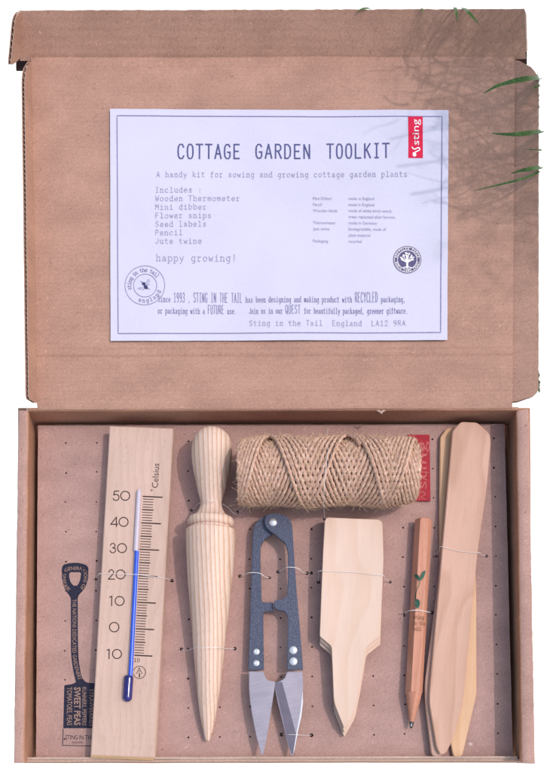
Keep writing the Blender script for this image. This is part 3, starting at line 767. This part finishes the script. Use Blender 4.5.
# ------------------------------------------------------------------ dibber
db = thing('dibber', (-65,-200,0), 'turned wooden dibber with a knob handle and tapering point', 'dibber')
prof = [(427.3,1.5),(428.2,6),(430,10.5),(433,14.6),(437,17.7),(442,19.6),(448,20.5),(454,20.6),(461,20.0),(469,18.8),(477,16.9),(485.5,15.0),(493,12.9),(499,11.2),(503,10.8),(507,11.8),(511,14.2),(514.6,17.6)]
prof2 = [(514.8,17.6),(515.4,20.5),(516.8,22.6),(519.5,23.7),(522,23.6),(524,22.4),(525.2,20.9)]
prof3 = [(525.2,20.9),(526.6,21.0),(527.4,23.8),(528.8,25.3),(532,25.6),(546,25.0),(558,24.3),(571,23.4),(583,22.4),(595.5,21.0),(608,19.8),(620,18.6),(640,16.7),(652,15.6),(665,14.4),(677,13.2),(689.5,12.0),(702,10.2),(714,8.4),(722,7.0),(730,5.2),(736,3.6),(739.5,2.6),(741,1.4),(741.4,.3)]
ZD = 25.0
def axis(y): return V(212.3+(206-212.3)*(y-427)/(741-427), y, ZD)
def conv(pr):
    A_ = axis(427); k = (D-ZD)/D
    return [((axis(y)-A_).length if y > 427 else 0, r*k*.985) for y, r in pr]
def fine(pr, n=3):
    q = catmull([(a, b, 0) for a, b in pr], n); return [(p.x, max(.2, p.y)) for p in q]
A_, B_ = axis(427), axis(741)
B_ = B_ + Vector((0,0,-19))
m = MB(); lathe(m, A_, B_, fine(conv(prof)), 64); m.build('handle_knob', M['ash'], db, smooth=60, fix=True)
m = MB(); lathe(m, A_, B_, conv(prof2), 64); m.build('collar', M['ash'], db, smooth=60, fix=True)
m = MB(); lathe(m, A_, B_, conv(prof3[:4])[:3]+fine(conv(prof3)[3:], 2), 64); m.build('pointed_shaft', M['ash'], db, smooth=60, fix=True)

# ------------------------------------------------------------------ twine spool
tw = thing('twine_spool', (50,-85,0), 'fat spool of hairy natural jute twine lying on its side above the snips', 'twine')
R0 = 27.5; zc = 33.0; c0 = V(235.5,472.5,zc); c1 = V(419,471.5,zc); ctr = (c0+c1)/2; L2 = (c1-c0).length/2
ax = (c1-c0).normalized(); e2 = EZ.cross(ax).normalized(); 
m = MB(); lathe(m, c0+ax*5, c1-ax*5, [(0,R0*.75),(4,R0-.5),(2*L2-14,R0-.5),(2*L2-10,R0*.75)], 32); m.build('spool_core', M['twine_core'], tw, smooth=50)
m = MB(); layers = []
def wind(nc, W, r0, r1, spn, ph, strand=1.55, seg=30):
    """nc double traverses, W turns per traverse (not whole: the cross wraps step sideways)"""
    P = []; turns = nc*2*W; N = int(turns*seg); th = 0
    for k in range(N+1):
        T = k/seg
        u = (T/W/2+ph) % 1.0
        tri = 1-4*abs(u-.5) if True else 0
        tri = max(-1, min(1, tri)); x = math.sin(tri*PI/2)*.25+tri*.75
        frac = k/N; r = r0+(r1-r0)*frac
        end = abs(x)**9; r *= (1-.13*end)
        r += .35*noise.noise(Vector((T*2.3, r0, 1)))
        a = 2*PI*T
        xx = x*(L2-3)+.5*noise.noise(Vector((T*1.1, 5, r0)))
        P.append(ctr + ax*xx + (e2*math.cos(a)+EZ*math.sin(a))*r)
    # two plies twisted together
    tw_ = 2*PI/6.2
    for ply in (0, 1):
        Q = []; s_ = 0
        for k in range(len(P)):
            t = (P[min(k+1,len(P)-1)]-P[max(k-1,0)]).normalized()
            if k: s_ += (P[k]-P[k-1]).length
            axp = ctr+ax*(P[k]-ctr).dot(ax); rad = (P[k]-axp).normalized(); side = t.cross(rad)
            an = s_*tw_*0.42+PI*ply
            Q.append(P[k]+(rad*math.cos(an)+side*math.sin(an))*strand*(.40+.06*noise.noise(Vector((s_*.05,ply,0)))))
        tube(m, Q, lambda t: strand*(.92+.16*noise.noise(Vector((t*900,ply,r0)))), 6)
    return P
P1 = wind(17, 2.53, R0-4.0, R0-1.0, 0, .1)
P2 = wind(20, 2.53, R0-2.0, R0+4.6, 0, .33, strand=1.55)
m.build('wound_strands', M['jute'], tw, smooth=60)
m = MB(); rh = random.Random(5)
for k in range(5200):
    p = P2[rh.randrange(len(P2))]
    axp = ctr+ax*(p-ctr).dot(ax); rad = (p-axp).normalized()
    if rad.z < -.55: continue
    d = (rad*rh.uniform(-.05,.30)+ax*rh.uniform(-1,1)+rad.cross(ax)*rh.uniform(-1,1)).normalized()
    L_ = rh.uniform(3,9)*rh.choice((.7,.8,1,1.2)); bend = Vector((rh.uniform(-1,1),rh.uniform(-1,1),rh.uniform(-.6,.6)))
    pts = [p+rad*1.5+d*L_*t+bend*L_*.35*t*t for t in (0,.33,.66,1)]
    tube(m, pts, .11, 3, cap=False)
tag(m.build('loose_fibres', M['hair'], tw, smooth=60), kind='stuff')
m = MB(); prism(m, [(408,434.4),(429.6,434.6),(430.6,500.8),(408,500.8)], 3.2, 1.6, .2)
lb = m.build('label_card', M['red_dark'], tw)
m = MB(); font_text(m, 'sting', 426.6, 489, 9.5, 3.36, rot=-R90, length=48); ribbon(m, [(p.x,p.y) for p in catmull([(419.5,493,0),(422,491,0),(425.5,494,0),(421,497,0),(425,499,0)],4)], .8, 3.3); m.build('label_lettering', M['red_faint'], lb)

# ------------------------------------------------------------------ snips
sn = thing('thread_snips', (0,-240,0), 'blue enamelled garden snips with open steel blades', 'snips')
m = MB()
Ltop = 12.0
left = rounded([(248.3,670),(249.6,630,6),(251.0,590,6),(252.2,545,6),(252.9,531,8),(255.0,523.5,7),(260,518,7),(266.5,514.8,6),(272.6,513.8,5),(279,515.5,5),(283,521,5),(282,528,5),(276,533,2),(272.6,533.4,1),(265,538.5,3),(260.6,545.5,6),(260.4,560,6),(261.8,601.8,2),
               (273,602.4,.8),(273.6,611.2,.8),(263.4,611.2,3),(263.4,630,4),(264.0,669.6)], .8)
prism(m, left, Ltop, Ltop-5, .9)
m.build('handle_arm', M['enamel'], sn)
m = MB()
right = rounded([(264.4,519,4),(266.5,514.5,4),(272,512.9,5),(281,513.6,7),(288,517,7),(291.8,523,6),(292.6,530,6),(294.4,560,6),(297.0,595,6),(300.0,628,6),(303.2,669.6),(287.0,669.6),(287.6,630,4),(287.8,616,4),(284.5,611,4),(276.5,609.6,1.2),(273.8,606.5,1.0),(274.4,600.5,1.2),(283,598.6,4),(287.2,596,4),(288.0,575,6),(288.0,552,7),(285.6,543.5,6),(280,538.6,5),(273.6,533.2,2),(268.5,530,4),(265.0,525.5,4)], .8)
prism(m, right, Ltop+5.4, Ltop+.6, .9)
m.build('handle_arm', M['enamel'], sn)
def stud(mb, x, y, z, r, h, n=18):
    c = V(x, y, z); vs = []; fs = []
    prof_ = [(r,-1.0),(r,h*.25),(r*.85,h*.65),(r*.5,h*.95),(r*.05,h)]
    for rr_, zz in prof_: vs += [c+Vector((math.cos(2*PI*k/n)*rr_, math.sin(2*PI*k/n)*rr_, zz)) for k in range(n)]
    for i in range(len(prof_)-1): fs += [(i*n+k, i*n+(k+1) % n, (i+1)*n+(k+1) % n, (i+1)*n+k) for k in range(n)]
    fs.append(tuple((len(prof_)-1)*n+k for k in range(n))); mb.add(vs, fs)
m = MB(); stud(m, 273.0,522.2,Ltop+5.4,4.0,1.6); m.build('pivot_rivet', M['rivet'], sn, smooth=50)
for x, y, r, zz in ((256.5,651.6,3.0,Ltop),(256.4,663.0,3.0,Ltop),(293.3,650.0,4.1,Ltop+5.4),(293.4,661.2,4.1,Ltop+5.4)):
    m = MB(); stud(m, x, y, zz, r, 1.5 if r > 3.5 else .9)
    if r < 3.5: ribbon(m, circle(x, y, 1.5, 14), .6, zz+1.0, closed=True)
    m.build('rivet', M['rivet'], sn, smooth=50)
m = MB()
prism(m, rounded([(249.0,671.2),(263.6,671.2,2),(264.6,676,3),(267.6,680.2,3),(275.3,681.6,1),(274.2,690,2),(270,718,6),(266,742,6),(262.8,754.6,.6),(261.3,754.6,.6),(256.5,737,8),(251.5,712,10),(248.9,692,8)], .5), Ltop+3.0, Ltop+.4, .5)
lb_ = m.build('blade', M['steel'], sn)
m = MB()
prism(m, rounded([(287.0,671.4,2),(302.2,671.2),(303.2,682,5),(302.6,705,8),(298.5,728,8),(293.6,754.8,.6),(292.2,755.4,.6),(289.0,748,4),(277.2,700,4),(274.0,683,1),(279.4,681.4,3),(285,678.2,3)], .5), Ltop+1.4, Ltop-1.4, .5)
bl = m.build('blade', M['steel'], sn)
m = MB(); flat(m, [(274.6,684),(276,682.6),(282,681.4),(297.0,737.5),(292.7,754.4),(289.6,748)], Ltop+1.6); m.build('ground_bevel', M['grind'], bl)
m = MB(); flat(m, [(302.6,690),(303.0,702),(301.4,716),(298.4,729),(294.4,750),(293.2,753),(297.0,729),(300.2,712)], Ltop+1.62); m.build('edge_highlight', M['rivet'], bl)  # bright strip painted as the highlight along the blade edge

# ------------------------------------------------------------------ short wooden labels
def short_label(dx, dy, z, label, sc_=1.0, tiltk=0):
    t = thing('plant_label', (75,-230,z-4), label, 'plant label', 'short pale wooden plant labels in a stack')
    m = MB()
    base = [(324.6,518.4,4.5),(381.2,520.6,5.5),(382.6,560,8),(380.9,600,8),(379.8,636,1.5),(366.0,647.0,3),(364.8,655,4),(360.4,682,8),(355.2,709,5),(344.2,728.2,1.2),(333.8,702,6),(332.3,665,6),(331.3,646.5,3),(319.6,636.5,1.5),(321.2,590,8),(322.8,550,8)]
    c = (350,620)
    pts = [((x-c[0])*sc_+c[0]+dx, (y-c[1])*(sc_)+c[1]+dy, r) for x, y, r in base]
    pts = [(x, y-(dy-1 if y < 600 else 0), r) for x, y, r in pts]
    prism(m, rounded(pts, 2), z, z-4.0, .55, tilt=lambda x, y: (y+345)/245*8, mside=1)
    m.build('label_blade', [M['pale'], M['ply_edge_shade']], t)
short_label(0.0, 8.6, 7.0, 'pale wooden plant label at the bottom of the short stack, its point sticking out furthest', 1.0)
short_label(0.2, 4.2, 11.5, 'pale wooden plant label sandwiched in the middle of the short stack')
short_label(0.0, 0.0, 16.0, 'cream coloured broad wooden plant label lying topmost on the short stack beside the snips')

# ------------------------------------------------------------------ pencil
pc = thing('pencil', (145,-240,0), 'short reddish cedar pencil printed with a green sprout', 'pencil')
ca_, cb_, cc_ = V(423.4,519.6,8.6), V(414.0,692,8.6), V(411.6,722,7.0)
def hexring(c, d, r, rot=0.0):
    x = d.cross(EZ).normalized(); y = x.cross(d); return [c+x*math.cos(rot+k*PI/3)*r+y*math.sin(rot+k*PI/3)*r for k in range(6)]
d = (cb_-ca_).normalized()
m = MB()
rows = [hexring(ca_, d, 7.6), hexring(ca_+d*.8, d, 8.4)] + [hexring(ca_.lerp(cb_, t), d, 8.45) for t in (.25,.5,.75)]
# scalloped end where the hexagon meets the sharpened cone
rows.append([p+d*(0 if k % 2 else 2.5) for k, p in enumerate(hexring(cb_, d, 8.45))])
vs = [p for r in rows for p in r]; fs = [(i*6+k, i*6+(k+1) % 6, (i+1)*6+(k+1) % 6, (i+1)*6+k) for i in range(len(rows)-1) for k in range(6)]
fs.append(tuple(range(5,-1,-1))); fs.append(tuple(len(vs)-6+k for k in range(6))); m.add(vs, fs)
pbody = m.build('pencil_body', M['cedar'], pc, smooth=20, fix=True)
m = MB(); d2 = (cc_-cb_).normalized(); Lc = (cc_-cb_).length
lathe(m, cb_-d2*.5, cc_, [(0,7.9),(Lc*.3,6.6),(Lc*.7,4.1),(Lc,2.5)], 24); m.build('sharpened_cone', M['cedar'], pc, smooth=40, fix=True)
m = MB(); lathe(m, cc_-d2*.6, cc_+d2*8, [(0,2.45),(3.5,1.9),(6.2,1.2),(6.8,.5)], 16); gl = m.build('lead', M['graphite'], pc, smooth=40, fix=True)
m = MB(); zl = 9.6; ribbon(m, [(412.2,719.5,9.2),(411.2,725.6,8.6)], 1.5, zl, h=.3); m.build('lead_highlight', M['lead_glint'], gl)  # pale strip painted as the highlight on the lead
zs = 8.6+8.45*math.cos(PI/6)+.12
m = MB()
def leafp(pts): flat(m, [(p.x, p.y) for p in catmull([(a,b,0) for a,b in pts+[pts[0]]], 4)][:-1], zs)
leafp([(419.2,581.2),(415.8,577.5),(415.0,573.6),(418.2,575.6),(419.8,578.6)]); leafp([(419.8,581.2),(420.8,576),(422.6,572.2),(425.0,570.8),(424.4,575.2),(422.4,579)])
ribbon(m, [(p.x,p.y) for p in catmull([(419.6,581,0),(418.8,586,0),(416.8,590,0),(415.4,594.5,0),(415.6,599,0)], 4)], .6, zs)
leafp([(a_+1.6,b_) for a_,b_ in ((413.4,599.4),(415.8,599.2),(418.0,601.4),(417.8,605.4),(416.0,608.4),(413.9,606.6),(413.2,603))])
def drape(mb):
    for v in mb.v:
        t = (v-ca_).dot(d); q = abs((v-(ca_+d*t)).dot(d.cross(EZ).normalized()))
        if q > 4.2: v.z -= (min(q,8.2)-4.2)*math.tan(PI/3)
        v.z += 1.3
drape(m); m.build('sprout_print', M['leaf_print'], pbody)
m = MB()
for t_, x, y in (('sting', 413.2, 618.6), ('in the', 412.8, 624.4), ('tail', 413.0, 630.2)): stroke_text(m, t_, x, y, 2.3, 3.6, .42, zs, rot=.05, gw=1.7)
drape(m); m.build('pencil_lettering', M['pencil_text'], pbody)

# ------------------------------------------------------------------ long wooden labels
def long_label(pts, z, mat, label, tz=None, r=3):
    t = thing('seed_label', (190,-200,z-3), label, 'wooden label', 'long wooden seed labels fanned in a bundle')
    m = MB(); prism(m, rounded(pts, r), z, z-3.0, .7, tilt=tz, mside=1); m.build('label_blade', [mat, M['ply_edge_shade']], t)
long_label([(440.2,437),(447,428.2),(462,426.6),(470,434),(474,520,9),(476.4,600,9),(476.6,694,6),(462.5,755,3),(458.0,758.6,2),(453.2,756.2,3),(449.6,738,5),(444,700,9),(440,600,9),(439.2,520,9)], 5.0, M['yellow'],
           'yellowish wooden seed label lowest in the bundle, its end fanned out to the right')
long_label([(452,432),(460,426),(474,427),(484,440),(480,500,9),(470,600,9),(458,700,9),(446.5,742,4),(441.5,755.5,3),(436.8,758.6,2),(431.5,754.5,3),(425.2,702,9),(424.9,683,6),(437,592,12),(445,510,9)], 9.2, M['birch2'],
           'dull pink wooden seed label in the middle of the bundle, peeping out on the left')
long_label([(461,421.6,3),(477.5,422.4,3),(489.6,433.5,3),(491.0,441,4),(486.6,490,9),(477.6,552,12),(473.0,600,12),(463.6,700,8),(453.6,738,6),(446.2,752.5,3),(440.6,754.6,3),(436.6,748,5),(429.2,703,8),(429.6,688,6),(438.4,592,12),(446,505,9),(451.6,440,4),(452.2,431.5,3)], 13.6, M['birch'],
           'pinkish rounded wooden seed label on top of the long bundle by the right wall')

# ------------------------------------------------------------------ ties
def tie(pts, label, r=.55):
    w = [V(*p) for p in pts]; c = sum(w, Vector())/len(w); c.z = 0
    m = MB(); P = catmull(w, 8)
    tube(m, P, lambda t: r*.52, 6)
    o = m.build('tie_thread', M['thread'], None, at=c, smooth=60)
    tag(o, label, 'thread', 'clear ties holding the tools to the card')
tie([(96,579,0),(98.5,574.5,ZT+.3),(103,573.5,ZT+.6),(133,574.2,ZT+4.6),(152,576.4,ZT+1.2),(163,578,ZT+.6),(167.5,578.6,ZT-4),(172,580.5,0)], 'thin clear thread stretched across the wooden thermometer', .42)
tie([(191.5,510,0),(195,507.5,6),(199.5,503,18),(210,500.5,37),(221,503.4,18),(228,507.5,7),(234,513.5,4),(237.5,512,0)], 'clear thread looped around the narrow neck of the dibber', .5)
tie([(181.5,649,0),(184.5,650.6,3),(191,648.8,18),(196,647.4,32),(207,646.8,41),(219,647.4,32),(226,648.4,14),(231,648.6,3),(235,648.5,0)], 'clear thread tied over the tapering shaft of the dibber', .42)
tie([(240,576.4,0),(244,574.6,6),(249.5,572.6,Ltop+.8),(258,572.8,Ltop+.8),(262,574.4,Ltop-1),(266,577.4,4),(269.5,577.5,0)], 'white thread arched over the left arm of the snips', .6)
tie([(278,571.5,0),(282,570,6),(287,567.2,Ltop+6.2),(296,567.6,Ltop+6.2),(300,569.6,Ltop+4),(304,572.6,5),(307,573,0)], 'white thread arched over the right arm of the snips', .6)
tie([(281.5,734,0),(284,734,4),(288,734.3,Ltop+2),(296,734.6,Ltop+2.2),(304,735,7),(311.5,735,0)], 'thin clear thread crossing the right blade of the snips near its tip', .35)
tie([(328,428,6),(327.2,434,28),(328.6,442,52),(327.4,455,66),(325.2,475,71),(324,492,64),(323.6,504,42),(324.2,512,14),(324.5,519,0)], 'pale thread running down across the middle of the twine spool', .45)
tie([(318.5,582,0),(318.8,574,12),(321,570.6,23.0),(350,571.8,23.0),(381.6,575,22.8),(384.5,578.4,12),(390,582,0)], 'clear thread stretched across the short stack of pale labels', .4)
tie([(404.5,614,0),(407,611.4,9),(412,610.2,17.2),(420,610.2,17.4),(427,611.6,12),(432,612.5,0)], 'white thread arched over the cedar pencil under the sprout', .75)
tie([(436.5,556,0),(439.6,549,8),(441.4,546.4,14.4),(460,551.2,14.6),(478.6,552.6,14.4),(481.4,554.6,8),(486.5,556,0)], 'clear thread holding the bundle of long labels near the right wall', .42)

# ------------------------------------------------------------------ grass
def blade(path, w, label, name='grass_blade'):
    P = catmull([V(*p) for p in path], 6); n = len(P); m = MB(); vs = []; fs = []
    for i, p in enumerate(P):
        t = i/(n-1); d_ = (P[min(i+1,n-1)]-P[max(i-1,0)]).normalized()
        sd = d_.cross(EZ if abs(d_.z) < .85 else EY).normalized(); up = sd.cross(d_).normalized()
        ww = w*.5*(t**.6 if t < .5 else .66)*(1.35 if t > .5 else 1.35) if False else w*.5*min(1, (t*2.4)**.75+.03)
        vs += [p-sd*ww+up*ww*.25, p-up*.22*ww-up*.1, p+sd*ww+up*ww*.25, p+up*.12]
    for i in range(n-1):
        for k in range(4): fs.append((i*4+k, i*4+(k+1) % 4, (i+1)*4+(k+1) % 4, (i+1)*4+k))
    fs += [(3,2,1,0), tuple((n-1)*4+k for k in range(4))]
    m.add(vs, fs)
    at = P[-1]
    o = m.build(name, M['grass'], None, at=at, smooth=60, fix=True)
    return tag(o, label, 'grass blade', 'grass blades poking over the open lid')
rz = lz1+18
blade([(483.5,93.5,rz+8),(497,86.5,rz+12),(514,81.6,rz+14),(530,79.0,rz+12),(539.5,78.8,rz-4),(536,80,rz-24),(532,84,rz-50)], 5.0, 'broad dark green grass blade reaching over the lid corner, highest on the right side')
blade([(532,88.8,rz+2),(537,86.6,rz),(539.5,85.6,rz-8),(535,87,rz-40)], 2.6, 'tiny grass tip just below the broad dark blade at the right corner')
blade([(491,133.3,rz+6),(503,134.6,rz+10),(517,134.8,rz+12),(532,133.2,rz+10),(541.5,131.6,rz-3),(538,132,rz-24),(534,134,rz-50)], 4.6, 'straight green grass blade pointing level across the lid edge beside the sheet')
blade([(524.5,149.2,rz),(533,149.9,rz+3),(542,150.2,rz-6),(538,151,rz-24),(534,152,rz-45)], 1.5, 'short thin pale grass blade between the level blade and the forked pair')
blade([(510.5,174.0,rz+4),(520,171.2,rz+8),(531,169.4,rz+9),(540.5,167.6,rz-2),(538,167.6,rz-22),(534,169,rz-50)], 4.4, 'short wide grass blade, upper of the forked pair on the right flap')
blade([(472,191.4,rz+3),(487,187.8,rz+9),(506,183.4,rz+12),(524,178.6,rz+12),(538,172.6,rz-2),(537,171.0,rz-22),(533,172,rz-50)], 2.1, 'long thin grass blade, lower of the forked pair, tip nearest the sheet')
blade([(457.4,22.5,rz+20),(456.6,16,rz+23),(455.4,9,rz+17),(454.8,8.4,rz+2),(454.6,15,rz-24)], 2.8, 'short upright grass tip hanging over the top flap, left of two')
blade([(479.2,25.2,rz+20),(473,17.6,rz+24),(466.5,11.2,rz+20),(463.4,8.6,rz+2),(462.6,15,rz-24)], 3.2, 'slanting grass tip hanging over the top flap, right of two')
blade([(422.8,13.5,rz+12),(422.2,10,rz+12),(421.8,9.0,rz+2),(421.8,15,rz-24)], 2.0, 'tiny pale grass tip peeping over the middle of the top flap')
blade([(356,13,rz+8),(362,9.2,rz+9.5),(370,9.2,rz+6),(374,15,rz-18)], 1.6, 'small dark grass tip lying along the top edge of the lid flap')
# fringe, stems out of frame that shade the lid corner, and added floating slivers
m = MB(); rg = random.Random(11)
def thin(P, r, sides=3): tube(m, P, r, sides, cap=False)
for y0, y1, nn, x0, spread in ((76,110,70,535,3.0),(124,172,14,538.2,.8),(372,392,60,538.6,.7),(704,720,24,532.4,.5)):
    for k in range(nn):
        y = rg.uniform(y0, y1); x = x0+rg.uniform(-1,1)*spread
        if y0 == 76: x = min(537.6, 526.5+(y-58)*.55)+rg.uniform(-1.5,.9)
        b = V(x, y, 4); 
        if y < 58 and x0 == 526: x = 525.6+rg.uniform(-.3,1.0)
        zz = 26
        p0 = V(x, y, zz-40); q = V(x+rg.uniform(-.6,.8), y+rg.uniform(-4,4), zz+rg.uniform(-6,4))
        thin([p0, (p0+q)/2+Vector((rg.uniform(-1,1),0,0)), q], lambda t: .75*(1.1-t))
# sun direction must match the lamp below
EL, AZ = math.radians(59), math.radians(83)
SUN = Vector((math.cos(EL)*math.sin(AZ), math.cos(EL)*math.cos(AZ), math.sin(EL)))
def shade_pt(px, py, h):   # point up the sun ray above a spot on the lid
    return V(px, py, 28)+SUN*(h/SUN.z)
def clear(p):   # true when safely outside the picture
    zz = p.z
    if zz > D-60: return True
    k = D/(D-zz); px = NX+(p.x+275-NX)*k; py = NY+(386-p.y-NY)*k
    return px > 556 or py < -6
def stem(px, py, dx, dy, h, L_, r, wav=8):
    P = []; n = 10
    for i in range(n+1):
        t = i/n
        P.append(shade_pt(px+dx*t+wav*math.sin(t*3+px), py+dy*t+wav*.6*math.sin(t*4+py), h+L_*t))
    if all(clear(p) for p in P): thin(P, r if callable(r) else (lambda t: r*(1-.5*t)), 4)
for k in range(520):
    px = rg.uniform(395, 555); py = rg.uniform(-10, 215)
    if rg.random() < (470-px)/90: continue
    if 120 < py and px < 448 and rg.random() < .8: continue
    ang = rg.uniform(-1.3,1.3)+(PI if rg.random() < .6 else 0); L_ = rg.uniform(16,60)
    if py > 205: L_ *= .6
    stem(px, py, L_*math.cos(ang), L_*math.sin(ang), rg.uniform(95,210), rg.uniform(-30,30), rg.choice((.6,.8,1.1,1.5)), rg.uniform(3,14))
for (px, py, dx, dy, r_) in ((400,165,130,-12,1.2),(385,142,150,-30,1.0),(412,195,130,-30,1.5),(430,205,110,20,1.2),(420,75,110,40,1.8),(430,60,110,10,1.4),(455,215,80,-40,1.2),(428,126,110,-38,1.2)):
    stem(px, py, dx, dy, 190, 20, r_, 5)
for k in range(560):   # unseen slivers added far above to cast soft shade on the lid
    px = rg.gauss(515, 36); py = rg.uniform(-20, 300); h = rg.uniform(380,640)
    if rg.random() < (py-180)/160: continue
    p = shade_pt(px, py, h)
    if not clear(p): continue
    d_ = Vector((rg.uniform(-1,1),rg.uniform(-1,1),rg.uniform(-.3,.3))).normalized()*rg.uniform(9,16); q = p+d_
    if clear(q): thin([p, (p+q)/2+Vector((0,0,rg.uniform(-2,2))), q], lambda t: 2.1*math.sin(PI*min(1,max(.08,t*.92+.04))), 4)
tag(m.build('grass', M['grass'], None, at=(280,300,0), smooth=60), 'fine green grass along the right edge of the box, with unseen stems and added slivers shading the lid', 'grass', kind='stuff')

# ------------------------------------------------------------------ ground
m = MB(); S = 60/U; zg = -3300
m.add([(-S,-S,zg),(S,-S,zg),(S,S,zg),(-S,S,zg)], [(0,1,2,3)])
tag(m.build('ground', M['ground'], None, smooth=0), 'plain white ground behind the box', 'ground', kind='structure')

# ------------------------------------------------------------------ light, camera
w = bpy.data.worlds.new('World'); bpy.context.scene.world = w; w.use_nodes = True
nt = w.node_tree; sky = nt.nodes.new('ShaderNodeTexSky'); sky.sky_type = 'NISHITA'; sky.sun_disc = False
sky.sun_elevation = EL; sky.sun_rotation = AZ; sky.dust_density = 3.5; sky.air_density = 2.6; sky.ozone_density = 1.0
nt.links.new(sky.outputs['Color'], nt.nodes['Background'].inputs['Color']); nt.nodes['Background'].inputs['Strength'].default_value = 0.15
sl = bpy.data.lights.new('sun', 'SUN'); sl.energy = 1.2; sl.angle = math.radians(1.0); sl.color = (1.0, 0.92, 0.85)
so = bpy.data.objects.new('sun', sl); C.objects.link(so); so.rotation_euler = SUN.to_track_quat('Z', 'Y').to_euler()
cam = bpy.data.cameras.new('camera'); co = bpy.data.objects.new('camera', cam); C.objects.link(co)
co.location = Vector((NX-275, 386-NY, D))*U
cam.sensor_fit = 'HORIZONTAL'; cam.sensor_width = 36; cam.lens = 36*D/550
cam.shift_x = (275-NX)/550; cam.shift_y = (NY-386)/550
cam.clip_start = .01; cam.clip_end = 200
sc_ = bpy.context.scene; sc_.camera = co
sc_.view_settings.view_transform = 'Standard'; sc_.view_settings.look = 'None'; sc_.view_settings.gamma = 1
sc_.view_settings.exposure = 0.27
